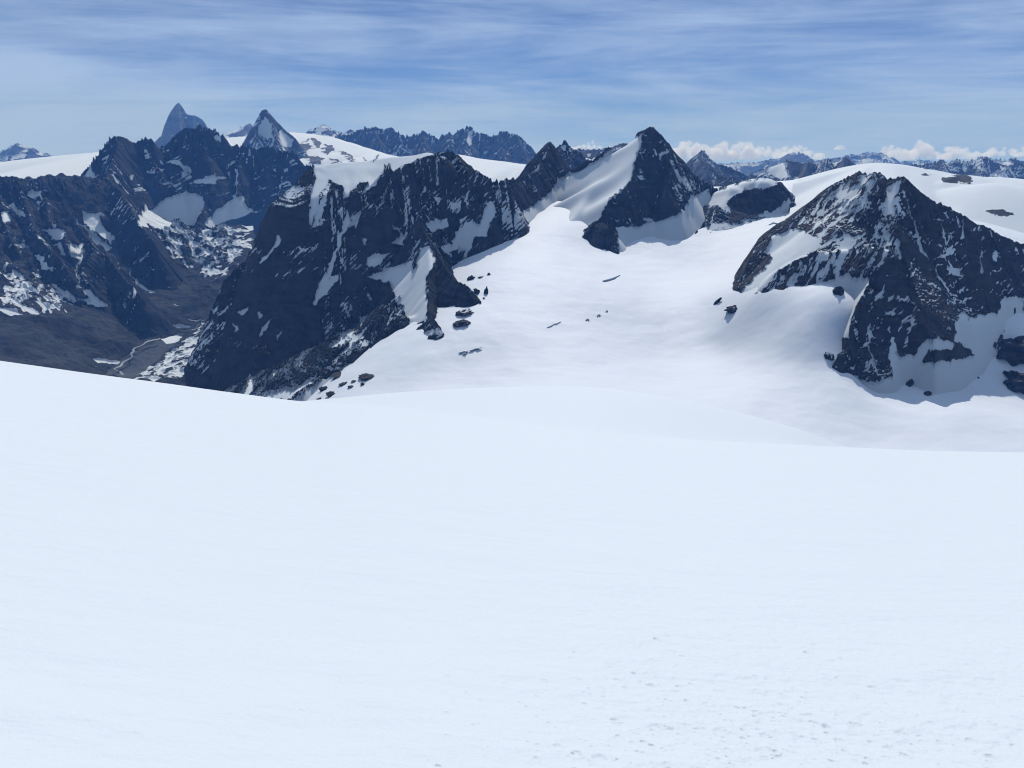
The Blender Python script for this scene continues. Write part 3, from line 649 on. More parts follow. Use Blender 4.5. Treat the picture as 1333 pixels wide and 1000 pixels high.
# ------------------------------------------------------------------ left: the long dark massif and the lower ridge in front of it
def massif():
    sky = dep(T('R1', '300,450 325,425 345,395 400,330 420,300 445,270 470,252 495,243 520,252 540,270 560,275 580,265 600,258 625,262 640,285 660,294 680,287 700,268 720,245 745,225 770,215 800,212 825,205 850,210 870,215 890,230 920,250 940,270 960,287 990,296 1010,286 1030,292 1060,302 1090,295 1120,290 1145,306 1190,305 1215,322 1240,345 1260,370 1300,380 1400,400'),
              [7000, 7150, 7300, 7400, 7500, 7600, 7650, 7650, 7600, 7500])
    s1 = dep(T('R1', '495,243 470,330 440,420 500,480 545,560 600,640 640,695 655,735'), [7250, 6950, 6620, 6300, 6040, 5850, 5740, 5690])
    s2 = dep(T('R1', '600,258 640,360 675,415'), [7450, 7250, 7140])
    s3 = dep(T('R1', '825,205 850,320 850,420 845,520 820,600 795,650'), [7600, 7400, 7250, 7050, 6800, 6650])
    s4 = dep(T('R1', '990,296 985,380 980,470'), [7640, 7420, 7230]); s5 = dep(T('R1', '1120,290 1100,400 1090,520 1120,600'), [7620, 7400, 7200, 7000])
    rd = [ridge(sky, 1.62, .8, 26, 80), ridge(s1, 1.35, 1.5, 12, 60), ridge(s2, 1.3, 1.3, 12, 60), ridge(s3, 1.3, 1.3, 12, 60), ridge(s4, 1.3, 1.3, 12, 60), ridge(s5, 1.3, 1.3, 12, 60)]
    on = [T('M2', '0,330 100,290 160,220 240,190 340,160 420,175 470,215 480,270 440,330 400,400 300,420 0,420'), T('M2', '470,400 560,300 640,240 700,200 760,210 800,280 840,300 900,300 940,360 880,440 600,460'),
          T('M2', '400,90 520,60 600,40 640,60 570,80 500,110'), T('M2', '700,0 715,0 715,190 705,190'), T('M2', '1010,90 1110,105 1110,130'), T('M2', '55,20 130,25 60,40'), T('M2', '235,20 250,120 240,120'),
          T('K8', '520,325 560,260 585,310 570,355 490,360'), T('K8', '790,320 840,320 820,350'), T('K8', '690,310 740,350 745,380 720,370'), T('K8', '965,135 1005,155 985,158'), T('K8', '990,225 1010,230 1015,270 1000,260'), T('K8', '1200,350 1333,310 1333,380 1200,380'),
          *[p for p, v, s_ in VALLEY_SNOW[7:20]], T('K8', '640,435 665,445 660,458'), T('R1', '670,360 740,340 780,390 720,360')]
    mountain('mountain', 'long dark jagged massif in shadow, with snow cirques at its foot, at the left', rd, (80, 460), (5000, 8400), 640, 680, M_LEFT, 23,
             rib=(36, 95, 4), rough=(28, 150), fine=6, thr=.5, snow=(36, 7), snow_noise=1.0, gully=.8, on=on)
    sky = dep(T('K8', '-300,320 -120,350 0,338 40,335 100,335 140,350 190,364 260,360 300,376 340,362 400,365 430,377 470,356 510,346 550,350 590,356 640,380'), [6000, 6050, 6150, 6300, 6500, 6800])
    a = dep(T('M1', '470,100 500,230 530,370 610,480 690,575 780,640 880,780 960,860 1040,950'), [6600, 6250, 5950, 5700, 5450, 5250, 5050, 4950])
    b = dep(T('M1', '110,60 170,200 200,330 240,440 330,560 420,640 500,760 560,830'), [6200, 5950, 5750, 5550, 5300, 5150, 5020, 4950])
    c = dep(T('M1', '0,60 0,200 20,330 60,480 120,600'), [6150, 5900, 5700, 5450, 5250])
    e = dep(T('M1', '690,575 640,640 590,720 600,800 680,870'), [5450, 5250, 5120, 5030, 4980])
    g = dep(T('M1', '300,90 330,230 350,380 450,430 470,520'), [6350, 6050, 5800, 5650, 5500])
    rd = [ridge(sky, 1.42, .7, 16, 60), ridge(a, 1.35, 1.45, 9, 45), ridge(b, 1.35, 1.4, 9, 45), ridge(c, 1.25, 1.3, 9, 45), ridge(e, 1.45, 1.3, 8, 40), ridge(g, 1.3, 1.3, 9, 45)]
    on = [p for p, v, s in VALLEY_SNOW[7:20]] + [T('M1', '190,180 220,140 300,150 290,190 220,200'), T('M1', '60,270 100,240 130,290 190,330 130,330 90,290'), T('M1', '0,310 60,290 80,370 30,390'), T('M1', '240,230 300,240 290,265'), T('M1', '365,380 420,400 400,420'), T('M1', '945,600 1050,600 1010,640')]
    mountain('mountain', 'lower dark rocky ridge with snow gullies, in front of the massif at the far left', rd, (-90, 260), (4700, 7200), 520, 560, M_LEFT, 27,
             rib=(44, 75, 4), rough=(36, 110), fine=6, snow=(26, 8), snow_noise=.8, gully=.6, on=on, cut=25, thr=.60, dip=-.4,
             dust=[(T('M1', '0,735 140,750 310,800 420,850 640,930 800,1000 0,1000'), .6), (T('M1', '0,60 300,90 500,230 450,430 300,420 120,600 0,640'), .15)])
massif()

# ------------------------------------------------------------------ far peaks and snowfields
def far():
    def simple(label, pts, spurs, pxr, dr, nu, nv, seed, fr, bk, mat=None, jag=20, jl=120, base=-900, on=(), off=(), dust=(), snow=(40, 8), rib=None, rough=(20, 220), sn=.9, cap=None, gully=.8, spr=1.2, thr=.40):
        rds = [ridge(pts, fr, bk, jag, jl, cap=cap)] + [ridge(s, spr, spr, jag * .7, jl * .8) for s in spurs]
        mountain('mountain', label, rds, pxr, dr, nu, nv, mat or M_FAR, seed, rib=rib or (36, 160, 4), rough=rough, fine=rough[0] * .3, snow=snow, snow_noise=sn, gully=gully, on=on, off=off, base=base, jit=2.2 if jag == 0 else 1.0, smooth=jag == 0, thr=thr if jag else 1.2)
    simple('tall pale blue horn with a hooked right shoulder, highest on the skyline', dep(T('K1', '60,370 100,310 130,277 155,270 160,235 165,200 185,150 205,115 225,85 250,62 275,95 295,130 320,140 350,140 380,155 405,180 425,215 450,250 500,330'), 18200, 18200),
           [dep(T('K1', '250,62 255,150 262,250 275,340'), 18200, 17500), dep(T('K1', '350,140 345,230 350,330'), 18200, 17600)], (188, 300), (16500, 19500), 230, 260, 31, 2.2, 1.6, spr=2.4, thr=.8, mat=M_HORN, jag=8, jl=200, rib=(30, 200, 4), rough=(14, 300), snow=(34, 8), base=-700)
    simple('snow faced rock horn right of the tall blue horn', dep(T('K1', '660,330 690,277 705,240 725,190 745,150 765,115 785,103 805,120 825,145 850,175 880,205 910,235 940,258 970,282 1000,330'), 11400, 11400),
           [dep(T('K1', '785,103 830,190 850,260 870,370'), 11400, 10700), dep(T('K1', '785,103 740,190 735,290 770,345'), 11400, 10800)], (305, 415), (10100, 12400), 230, 240, 33, 1.5, 1.2, spr=1.9, thr=.3, jag=10, jl=100,
           rib=(26, 130, 4), snow=(44, 8), on=[T('K1', '885,225 965,295 945,345 900,330 870,270'), T('K1', '770,165 800,165 825,200 830,280 790,290 745,260 745,215')], off=[T('K1', '740,150 785,103 850,175 970,282 900,260 840,190 800,150 770,150')])
    simple('distant white snow peak left of the snow faced horn', dep(T('K1', '470,270 520,252 560,238 640,215 660,200 685,190 705,205 760,240'), 20500, 20500), [], (275, 345), (19000, 21500), 120, 110, 35, .5, .6, jag=6, jl=200, snow=(48, 8), off=[T('K1', '540,270 640,235 685,190 715,215 690,260 600,280')])
    simple('small far white peak between the snow faced horn and the dark blue wall', dep(T('K1', '1000,262 1040,247 1085,215 1125,200 1145,187 1170,210 1200,230 1240,236 1290,240 1320,224 1345,228 1400,245'), 17500, 17500), [], (385, 480), (16000, 18500), 160, 120, 37, .8, .7, jag=12, jl=150, snow=(42, 8),
           off=[T('K1', '1040,250 1090,240 1110,250 1060,258'), T('K1', '1130,245 1180,235 1230,250 1190,275 1140,262')])
    simple('bright snow shelf under the snow faced horn, sloping towards the big wall', [(270, 186, 13800), (296, 180, 13600), (320, 177.5, 13400), (345, 176.5, 13200), (378, 172, 13000), (401, 174, 12900), (421, 177, 12800), (440, 183, 12500), (462, 190, 12200), (477, 195, 11900), (491, 199, 11700), (530, 206, 11500)], [],
           (265, 540), (9200, 14600), 420, 380, 39, .115, .5, jag=0, snow=(46, 8), cap=250, rib=(4, 300, 4), rough=(26, 420), base=-800, gully=.1, sn=.2,
           dust=[], off=[T('K1', '1000,300 1060,295 1040,308'), T('K1', '1120,350 1180,345 1230,360 1170,372'), T('K1', '1180,410 1230,420 1260,440 1200,432'), T('K2', '20,230 70,245 60,262 30,250'), T('K2', '150,315 190,325 180,340'), T('K1', '1070,295 1100,290 1140,330 1110,340 1080,315'), T('K1', '960,330 1010,315 1060,320 1100,345 1000,355'), T('K1', '1040,405 1100,400 1160,415 1130,440 1060,440'), T('K1', '1240,370 1310,380 1333,400 1280,395'), T('K2', '95,265 160,280 200,320 130,300'), T('K2', '250,310 280,335 260,335'), T('K2', '320,320 335,290 345,290 330,325')])
    simple('long dark blue rock wall with many small teeth, centre left of the skyline', dep(T('K2', '20,210 60,185 120,172 160,168 200,165 230,140 270,125 310,122 350,128 400,128 425,128 450,145 480,160 510,180 530,178 570,172 600,160 625,142 645,160 680,175 710,195 720,208 735,178 765,170 785,152 800,178 815,180 825,155 855,125 875,138 900,122 930,130 950,150 985,155 1010,165 1040,178 1080,170 1105,150 1130,165 1170,165 1205,170 1235,190 1265,220 1290,240 1310,270 1345,310 1400,350'), 13200, 12400),
           [dep(T('K2', '310,122 340,190 380,280'), 13100, 12500), dep(T('K2', '425,128 480,210 540,280'), 13050, 12500), dep(T('K2', '625,142 620,210 610,270'), 12900, 12400), dep(T('K2', '785,152 790,220 800,280'), 12750, 12200), dep(T('K2', '900,122 890,200 870,280'), 12700, 12050), dep(T('K2', '1105,150 1110,240 1120,320'), 12550, 11900), dep(T('K2', '1205,170 1230,260 1250,340'), 12450, 11900)],
           (420, 720), (11300, 14200), 560, 280, 41, 1.5, .9, jag=30, jl=110, rib=(44, 120, 4), snow=(35, 8), sn=.8, base=-620, on=[T('K2', '490,245 550,275 540,285 500,265'), T('K2', '905,150 940,135 915,240 890,200'), T('K2', '450,250 480,275 470,280')])
    simple('hazy snow basin behind the jagged right ridge of the big wall', [(575, 198, 9900), (594, 201, 9800), (610, 204.5, 9700), (650, 209.5, 9600), (680, 213.5, 9500), (700, 217, 9500), (720, 222, 9500)], [], (570, 730), (6800, 10400), 240, 220, 43, .10, .4, jag=0, snow=(50, 8), cap=200, rib=(3, 300, 4), rough=(14, 300), base=-760, gully=.1, sn=.2)
    simple('far white snow peaks at the left edge', dep(T('K8', '-120,200 -60,190 0,178 20,165 50,150 85,125 110,120 135,140 160,160 175,165 190,147 210,170 240,185 280,180 310,195 335,212 370,235'), 21500, 21500), [dep(T('K8', '85,125 70,170 60,220'), 21500, 20900), dep(T('K8', '190,147 180,200 160,235'), 21500, 20900)], (-30, 80), (19800, 22600), 200, 140, 45, .75, .8, jag=14, jl=160, snow=(38, 8),
           on=[T('K8', '20,160 85,122 110,118 70,150 30,170'), T('K8', '205,165 240,182 275,180 260,200 230,195'), T('K8', '80,200 150,180 170,200 110,225 60,240')], off=[T('K8', '50,165 95,130 155,165 90,195 60,200'), T('K8', '150,225 185,160 240,195 330,212 250,230')])
    simple('smooth white snow plateau left of the dark massif', [(-60, 222, 10200), (0, 214, 10100), (15, 211, 10100), (32, 208.5, 10000), (55, 207, 9900), (72, 204, 9800), (90, 202, 9700), (109, 200.3, 9600), (127, 198.2, 9500), (150, 196, 9500)], [], (-60, 175), (7000, 11500), 260, 260, 47, .085, .4, jag=0, snow=(60, 8), cap=300, rib=(0, 300, 4), rough=(12, 500), base=-760, gully=0, sn=0)
    # right hand side
    simple('small dark blue pyramid peak in front of the cloud bank, right of the central peak', dep(T('K4', '60,350 110,330 150,315 190,270 230,240 262,213 285,235 310,265 350,300 400,310 440,325 490,350 530,372 600,400'), 9000, 9000), [dep(T('K4', '262,213 260,280 290,360'), 9000, 8500)], (870, 985), (7800, 9700), 220, 170, 51, 1.15, .9, jag=9, jl=90, rib=(24, 110, 4), snow=(37, 8), on=[T('K4', '190,275 235,240 230,265')])
    simple('low dark spur in front of the small pyramid peak', dep(T('K4', '200,430 250,415 300,396 340,388 380,380 440,376 500,386 530,400 600,415 720,410 850,425 900,440'), 6500, 6500), [], (895, 1060), (5600, 7000), 200, 120, 53, .9, .7, jag=8, jl=80, rib=(16, 90, 4), snow=(30, 8))
    simple('row of half snowy blue peaks, beyond the glacier pass right of centre', dep(T('K4', '500,420 540,392 600,342 650,316 690,300 730,285 765,275 800,286 860,290 880,302 920,280 950,285 1000,272 1030,260 1060,275 1100,265 1145,250 1180,285 1210,310 1240,326 1320,370'), 8600, 8300),
           [dep(T('K4', '765,275 790,330 800,390'), 8500, 8000), dep(T('K4', '920,280 900,330 880,380'), 8450, 8000), dep(T('K4', '1145,250 1130,320 1140,370'), 8350, 7900), dep(T('K4', '1030,260 1020,320 1010,370'), 8400, 7900)], (950, 1150), (7300, 9200), 300, 180, 55, 1.0, .9, jag=9, jl=80, rib=(26, 100, 4), snow=(44, 9), thr=.2, sn=1.1,
           on=[T('K4', '690,302 765,275 780,330 800,380 740,400 650,330'), T('K4', '1060,280 1145,252 1120,285 1070,300')], off=[T('K4', '775,278 860,290 950,290 960,360 820,390 800,350'), T('K4', '1145,255 1235,325 1180,360 1100,350 1090,300')])
    simple('jagged dark range with snow patches, at the right edge of the skyline', dep(T('K5', '540,290 580,266 630,262 660,250 700,256 760,245 800,240 825,224 850,240 880,238 910,220 950,229 990,236 1030,215 1070,204 1120,208 1150,210 1200,220 1250,226 1270,209 1300,230 1340,242 1450,230 1600,260'), 10500, 10000),
           [dep(T('K5', '825,224 850,280 880,320'), 10350, 9800), dep(T('K5', '1070,204 1080,270 1060,330'), 10250, 9700), dep(T('K5', '1270,209 1220,280 1180,340'), 10150, 9600)], (1160, 1400), (9000, 11200), 320, 180, 57, .95, .8, jag=14, jl=90, rib=(34, 120, 4), snow=(44, 9), thr=.15,
           on=[T('K5', '1130,212 1200,225 1255,230 1270,255 1200,255 1150,240'), T('K5', '1030,250 1090,290 1120,300 1060,290'), T('K5', '1110,330 1190,270 1160,330')])
    for lab, pts, d, sd_ in (('faint blue far range under the cloud bank, right of centre', T('K4', '300,310 360,292 430,290 520,280 580,285 640,280 700,266 760,266 800,242 840,217 880,240 920,262 980,270 1060,262 1120,258 1190,232 1220,245 1250,240 1300,217 1333,228 1400,270'), 27000, 61),
                             ('faint blue far range under the cloud bank, at the right', T('K5', '180,230 230,203 270,186 310,206 350,188 380,172 400,186 440,176 460,186 500,220 560,236 640,228 700,226 800,230 900,236 1100,232 1400,230'), 29000, 63)):
        simple(lab, dep(pts, d, d), [], (pts[0][0], min(pts[-1][0], 1390)), (25000, 30500), 240, 110, sd_, .6, .6, jag=20, jl=260, base=-1900, rib=(60, 300, 4), rough=(40, 500), snow=(32, 8), thr=.3)
    # big snow dome behind the right pyramid
    top = [(1085, 240, 4700)] + dep(T('K5', '250,325 330,290 380,262 430,249 500,251 570,266 640,277 700,287 760,302 820,317 900,324 960,322 1010,340 1060,352 1100,345 1150,335 1230,340 1333,352 1500,370'), [4700, 4600, 4550, 4500, 4450, 4300, 4250, 4300, 4400])
    bul = dep(T('K5', '1000,400 1080,385 1150,375 1250,390 1340,420'), 3900, 3800)
    rd = [ridge(top, .16, .35, 1.5, 120, cap=150), ridge(bul, .42, .2, 2, 120, cap=120)]
    mountain('mountain', 'broad white snow dome behind the pyramid of brown rock', rd, (1030, 1440), (3000, 5600), 460, 420, M_DARK, 65, rib=(2, 200, 4), rough=(7, 180), fine=.8, snow=(60, 8), snow_noise=.1, gully=.1, jit=2.6, thr=2, smooth=True,
             off=[T('K5', '680,305 710,298 760,318 700,322'), T('K5', '820,345 860,335 960,325 1010,345 1000,372 900,372 840,375'), T('K5', '1090,540 1140,535 1240,550 1285,575 1240,590 1150,575')])
far()

def far_ground():
    t = NT('far_lowland'); n = t.noise(.0004, 6, .6); n2 = t.noise(.002, 5, .6)
    t.L.new(t.mix(t.rng(n, .4, .6), (.035, .045, .030), (.09, .085, .07)), t.b.inputs['Base Color']); t.b.inputs['Roughness'].default_value = .9
    y = np.concatenate([np.linspace(9000, 12000, 40), np.linspace(12000, 34000, 130)[1:]]); u = np.linspace(-1.0, 1.0, 260)
    X = u[None, :] * y[:, None]; Y = np.repeat(y[:, None], len(u), 1)
    Z = -1250 - 750 * np.clip((Y - 6000) / 16000, 0, 1) + 230 * ridged(X / 3500, Y / 3500, 5, 81)
    o = grid_obj('lowland', X, Y, Z, t.mat); tag(o, 'far blue lowland hills under the haze behind the peaks', 'hills', None, 'structure')
far_ground()

# ------------------------------------------------------------------ loose rocks standing out of the snow
def blob(seed, nu=34, nv=22, rough=.42):
    th = np.linspace(0, 2 * np.pi, nu, endpoint=False); ph = np.linspace(0.02, np.pi - .02, nv)
    T_, P_ = np.meshgrid(th, ph); x = np.cos(T_) * np.sin(P_); y = np.sin(T_) * np.sin(P_); z = np.cos(P_)
    r = 1 + rough * (perlin(x * 1.3 + 9, y * 1.3 + z * 1.9, seed) + .6 * perlin(x * 3.1 + z, y * 3.1 - z * 2.2, seed + 3) + .35 * np.abs(perlin(x * 7 + z * 3, y * 7 + z * 5, seed + 6)))
    V = np.stack([x * r, y * r, z * r], -1).reshape(-1, 3); idx = np.arange(nu * nv).reshape(nv, nu); nx = np.roll(idx, -1, 1)
    Q = np.stack([idx[:-1], idx[1:], nx[1:], nx[:-1]], -1).reshape(-1, 4)
    return V, Q
ROCKN = [0]
def outcrop(crop, x, y, w, h, label, tilt=0., mat=None, group=None, capped=.0, name='rock_outcrop', cat='rock'):
    ox, oy, k = CROPS[crop]; px, py = ox + k * x, oy + k * y; w, h = w * k, h * k
    P = hit(px, py + h * .35); m = P[1] / F / .96; ROCKN[0] += 1; V, Q = blob(ROCKN[0] * 5 + 2)
    ca, sa = math.cos(R(tilt)), math.sin(R(tilt))
    W, D_, Hh = w * m * .5, w * m * .5, h * m * .42
    V = V * np.array([W, D_, Hh]); X_ = V[:, 0] * ca - V[:, 2] * sa; Z_ = V[:, 0] * sa + V[:, 2] * ca; V = np.stack([X_, V[:, 1], Z_], 1)
    nz = V[:, 2] / (np.abs(V[:, 2]).max() + 1e-6)
    sn = np.clip(-.62 + capped * np.clip(nz, 0, 1) + .8 * perlin(V[:, 0] / (W + 1) * 2, V[:, 1] / (W + 1) * 2, ROCKN[0]), -1, 1)
    o = mesh_obj(name, V + P, Q, mat or M_DARK, {'snow': sn}, smooth=False, origin=tuple(P + [0, 0, 0]))
    tag(o, label, cat, group)
    return o
GA = 'loose rocks on the glacier beside the big wall'
for a in ((855, 335, 50, 55, 'topmost left one of the loose rocks right of the big wall', -25), (925, 338, 46, 24, 'flat dark rock between two others, at the top of the loose rocks', 0),
          (978, 316, 24, 44, 'thin dark rock at the top right of the loose rocks beside the big wall', -20), (893, 430, 42, 74, 'tall slanting dark rock nearest the buttress foot, in the middle of the loose rocks', 18),
          (960, 425, 30, 84, 'tall upright rock farthest right among the loose rocks by the wall', -4), (943, 487, 14, 13, 'tiny dark rock just below the tall upright one on the glacier', 0),
          (918, 515, 15, 26, 'small upright dark rock lowest right of the loose rocks beside the big wall', 0), (872, 491, 30, 13, 'small flat dark rock below the tall slanting one beside the buttress', 0)):
    outcrop('M5', *a[:4], a[4], a[5], group=GA)
outcrop('M5', 778, 660, 104, 40, 'broad brown rock below the buttress, standing alone in the snow', 12, group=GA)
outcrop('M5', 838, 662, 18, 16, 'tiny rock at the right end of the broad brown rock', 0, group=GA)
outcrop('M5', 800, 580, 110, 42, 'rugged reddish brown rock with snow on it at the buttress foot', 8, group=GA, capped=.8, mat=M_PETIT)
GB = 'rocks at the lowest foot of the big wall'
for a in ((750, 862, 58, 60, 'dark knobbly rock in the snow at the lowest foot of the big wall', -10), (796, 902, 70, 34, 'wide dark rock nearest the foreground edge, right of the lowest knobbly rock', 0),
          (578, 940, 80, 44, 'dark rock half hidden behind the foreground snow at the wall foot', 15), (718, 942, 46, 16, 'low flat rock just above the foreground snow, right of the half hidden one', 0),
          (880, 836, 60, 22, 'low rock in the row under the dark moraine streak', 10), (930, 855, 40, 14, 'small flat rock in the middle of the row under the moraine streak', 0),
          (1010, 838, 26, 24, 'small rock at the right end of the row under the moraine streak', 0), (955, 822, 40, 10, 'thin flat rock just under the dark moraine streak', 0),
          (1040, 786, 110, 24, 'long low dark moraine streak pointing right across the snow', 4), (870, 772, 120, 9, 'thin dark moraine line running left from the long moraine streak', 3), (820, 800, 24, 44, 'narrow upright rock band left of the moraine line', -20)):
    outcrop('M4', *a[:4], a[4], a[5], group=GB)
GC = 'rocks on the snow around the right pyramid'
outcrop('R5', 182, 452, 46, 30, 'small round dark rock alone in the snow, left below the right pyramid', 8, group=GC, mat=M_PETIT, capped=.5)
outcrop('R5', 122, 420, 11, 46, 'thin slanting dark rock rib left of the small round rock', -42, group=GC, mat=M_PETIT)
outcrop('R5', 272, 290, 96, 88, 'dark wedge of rock at the left foot of the right pyramid', -14, group=GC, mat=M_PETIT, capped=.3)
outcrop('R5', 600, 382, 40, 56, 'rounded dark boulder hanging in the snow apron under the lower rock band', 0, group=GC, mat=M_PETIT)
outcrop('R5', 562, 640, 34, 50, 'broken grey rocks at the left tip of the pyramid foot', 10, group=GC, mat=M_PETIT, capped=1.0)
for a in ((500, 505, 48, 46, 'small dark rock in the shaded snow just right of the pyramid foot', 0), (505, 640, 40, 86, 'slanting spindle shaped rock in the shaded snow below the pyramid', -32), (285, 636, 44, 54, 'dark rock just under the lowest tip of the pyramid', 0),
          (780, 600, 38, 20, 'small flat rock in the shaded snow, left of a similar flat one', 0), (905, 594, 56, 20, 'flat rock in the shaded snow, right one of two', 0), (630, 727, 60, 24, 'low rock near the edge of the blue shadow below the pyramid', 14),
          (1001, 620, 16, 22, 'tiny rock in the shaded snow, farthest right', 0), (1258, 130, 18, 76, 'thin upright rock in the upper snow bay at the right edge', -6), (580, 520, 54, 70, 'dark rock wedged between the pyramid foot and the broad rock island', -20)):
    outcrop('M7', *a[:4], a[4], a[5], group=GC, mat=M_PETIT)
outcrop('M7', 900, 412, 160, 110, 'dark rock island in the shaded snow, right of the broad one', 10, group=GC, mat=M_PETIT)
outcrop('M7', 745, 470, 230, 110, 'broad brown rock island in the shaded snow under the right face', -6, group=GC, mat=M_PETIT)
outcrop('M7', 1255, 350, 290, 210, 'large dark rock outcrop cut by the right edge, upper of two', 14, group=GC, mat=M_PETIT, capped=.3)
outcrop('M7', 1300, 610, 250, 200, 'large dark rock outcrop cut by the right edge, lower of two', -14, group=GC, mat=M_PETIT)
outcrop('M7', 1085, 860, 60, 10, 'thin dark rock streak on lit snow at the tip of the blue shadow', -12, group=GC, mat=M_PETIT)

# crevasses: a low step of snow with its shaded wall towards the camera
def crevasse(crop, pts, hgt, label):
    q = tr(crop, pts); P = np.array([hit(*p) for p in q]); s_ = np.linspace(0, len(P) - 1, 26)
    C = np.stack([np.interp(s_, np.arange(len(P)), P[:, k]) for k in range(3)], 1); t_ = np.linspace(0, 1, 26)
    w = np.sin(np.pi * t_) ** .6 * (1 + .35 * perlin(t_ * 9, t_ * 0, int(C[0, 0]) % 40)); C[:, 1] += 5 * perlin(t_ * 6, t_ * 0 + 3, 4)
    V = []; prof = [(-.4, -.9), (-.15, .55), (.25, 1.0), (1.3, .75), (3.0, .2), (4.5, -.9)]
    for k in range(26):
        for a, b in prof: V.append((C[k, 0], C[k, 1] + a * hgt * 1.6 * w[k], C[k, 2] + 2.2 + b * hgt * w[k]))
    n = len(prof); idx = np.arange(26 * n).reshape(26, n)
    Q = np.stack([idx[:-1, :-1], idx[1:, :-1], idx[1:, 1:], idx[:-1, 1:]], -1).reshape(-1, 4)
    o = mesh_obj('crevasse', V, Q, M_GLACIER, smooth=False, origin=tuple(C[13])); tag(o, label, 'crevasse', 'crevasses in the glacier')
for c, p, h_, lab in (('R3', '545,914 575,902 606,888', 3.0, 'short dark crevasse slanting up right, low in the middle of the glacier'), ('R3', '775,720 815,712 850,694', 3.6, 'dark crevasse under the central peak, in the middle of the glacier'),
                      ('R3', '705,882 722,879', 3.4, 'tiny crevasse lip right of the short slanting crevasse'), ('R3', '752,864 768,860', 3.4, 'tiny crevasse lip, middle one of three dots in a rising row'), ('R3', '788,848 798,844', 3.4, 'tiny crevasse lip, uppermost right of three dots in a rising row'),
                      ('M5', '760,892 800,884 830,880', 2.4, 'thin double crevasse below the buttress, left end'), ('M5', '790,905 815,900', 2.4, 'short crevasse just under the thin double one'), ('M5', '830,880 880,868 935,850', 1.6, 'faint long crevasse line running right from the thin double one'),
                      ('R5', '325,132 345,126 368,130', 4.5, 'small open crevasse on the slope between the rock outcrop and the right pyramid')):
    crevasse(c, p, h_, lab)

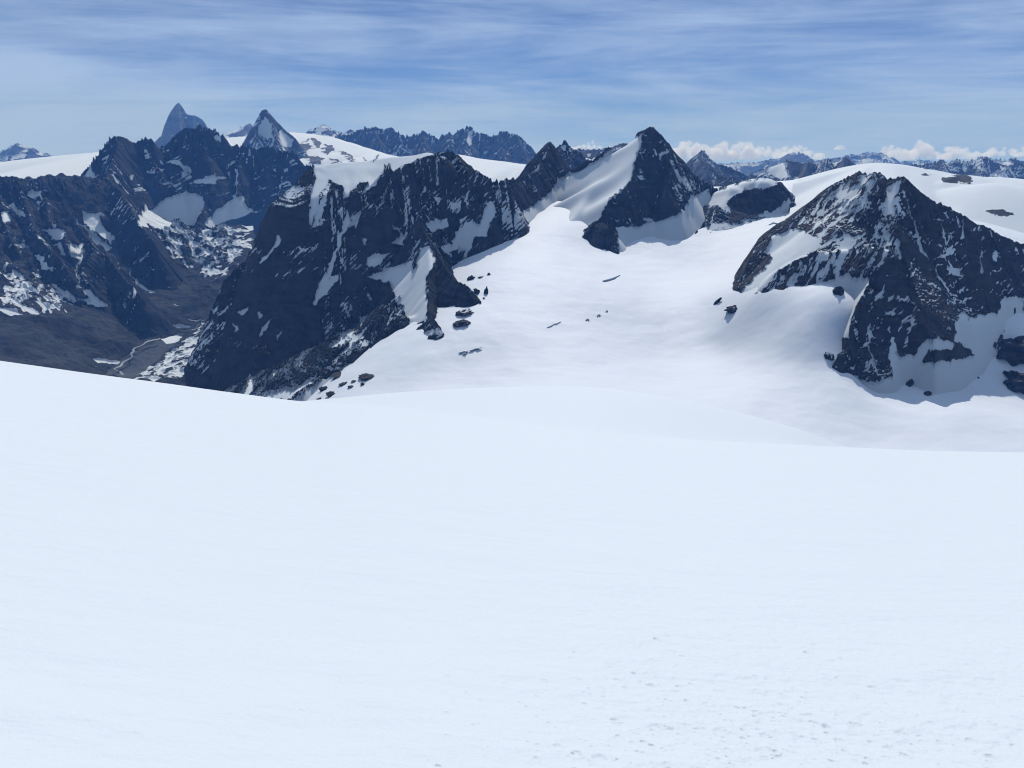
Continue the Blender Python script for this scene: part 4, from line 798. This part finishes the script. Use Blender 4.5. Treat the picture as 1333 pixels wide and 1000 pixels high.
# ------------------------------------------------------------------ cumulus along the horizon
def cloud_material():
    m = bpy.data.materials.new('cloud_vapour'); m.use_nodes = True; n = m.node_tree.nodes; n.clear(); L = m.node_tree.links
    out = n.new('ShaderNodeOutputMaterial'); v = n.new('ShaderNodeVolumePrincipled'); L.new(v.outputs[0], out.inputs['Volume'])
    v.inputs['Color'].default_value = (.94, .97, 1, 1); v.inputs['Absorption Color'].default_value = (1, 1, 1, 1)
    v.inputs['Density'].default_value = .0042; v.inputs['Anisotropy'].default_value = .35
    return m
def cloud(box, seed, label, d=37000., n=26):
    x0, y0, x1, y1 = box; q = np.random.default_rng(seed); sc = d / F / 1.04
    mb = bpy.data.metaballs.new('cloud'); mb.resolution = mb.render_resolution = 70; mb.threshold = .6
    W, Hh = (x1 - x0) * sc, (y1 - y0) * sc; base = np.array(at((x0 + x1) / 2, y1, d))
    peaks = q.uniform(.15, .85, 3)
    for i in range(n):
        u = q.uniform(.04, .96); top = max(.30, 1 - 2.2 * min(abs(u - p) for p in peaks)) * (1 - abs(2 * u - 1) ** 4)
        hh = q.uniform(0, 1) ** .8 * top; r = Hh * q.uniform(.22, .36) * (1.05 - .45 * hh)
        e = mb.elements.new(); e.co = ((u - .5) * W, q.normal(0, .16) * W, max(hh * Hh * .86, r * .35)); e.radius = r * 1.35
    t = bpy.data.objects.new('cloud', mb); COL.objects.link(t)
    dg = bpy.context.evaluated_depsgraph_get(); dg.update(); me = bpy.data.meshes.new_from_object(t.evaluated_get(dg))
    bpy.data.objects.remove(t); bpy.data.metaballs.remove(mb)
    V = np.empty(len(me.vertices) * 3, np.float32); me.vertices.foreach_get('co', V); V = V.reshape(-1, 3)
    N = np.empty(len(me.vertices) * 3, np.float32); me.vertices.foreach_get('normal', N); N = N.reshape(-1, 3)
    f = fbm(V[:, 0] / 240 + V[:, 1] / 400, V[:, 2] / 240 - V[:, 1] / 330, 4, seed, .6)
    V = V + N * (75 * f)[:, None]; V[:, 2] = np.where(V[:, 2] < 60, 60 + (V[:, 2] - 60) * .35, V[:, 2])
    me.vertices.foreach_set('co', V.ravel()); me.materials.clear(); me.materials.append(M_CLOUD); me.update()
    o = bpy.data.objects.new('cloud', me); COL.objects.link(o); o.location = base
    tag(o, label, 'cloud', 'cumulus clouds along the horizon')
M_CLOUD = cloud_material()
for i, (b, lab) in enumerate((((864, 180, 902, 209), 'white cloud touching the right shoulder of the central peak'), ((894, 181, 952, 209), 'big billowing cloud behind the small dark pyramid peak'), ((944, 180, 984, 208), 'white cloud with a tall tower, right of the small pyramid peak'),
                              ((976, 187, 1032, 207), 'long low cloud over the row of half snowy peaks'), ((1022, 188, 1070, 208), 'grey white cloud above the right end of the half snowy peaks'), ((1086, 187, 1100, 196), 'tiny cloud scrap above the faint blue far range'),
                              ((1140, 187, 1190, 209), 'low cloud left of the tallest cloud at the right'), ((1174, 182, 1214, 208), 'tallest domed cloud above the snow dome at the right'), ((1222, 187, 1268, 208), 'cloud with a round tower above the jagged dark range'),
                              ((1276, 186, 1352, 205), 'long cloud cut by the right edge above the horizon'), ((738, 183, 800, 197), 'flat white cloud behind the ridge left of the central peak'))):
    cloud(b, 40 + i, lab, d=36500 + 500 * (i % 4))

# ------------------------------------------------------------------ air
def haze():
    x0, x1, y0, y1, z0, z1 = -34500, 34500, -60, 34600, -2700, 900
    V = [(x, y, z) for z in (z0, z1) for x, y in ((x0, y0), (x1, y0), (x1, y1), (x0, y1))]
    Q = [(0, 3, 2, 1), (4, 5, 6, 7), (0, 1, 5, 4), (1, 2, 6, 5), (2, 3, 7, 6), (3, 0, 4, 7)]
    m = bpy.data.materials.new('air'); m.use_nodes = True; n = m.node_tree.nodes; n.clear()
    out = n.new('ShaderNodeOutputMaterial'); v = n.new('ShaderNodeVolumePrincipled'); m.node_tree.links.new(v.outputs[0], out.inputs['Volume'])
    v.inputs['Color'].default_value = (.15, .40, 1.0, 1); v.inputs['Density'].default_value = 2.5e-5; v.inputs['Anisotropy'].default_value = .0
    v.inputs['Absorption Color'].default_value = (1, 1, 1, 1)
    o = mesh_obj('haze', V, Q, m, smooth=False); tag(o, 'thin blue mountain air fading the far peaks', 'haze', None, 'stuff')
haze()
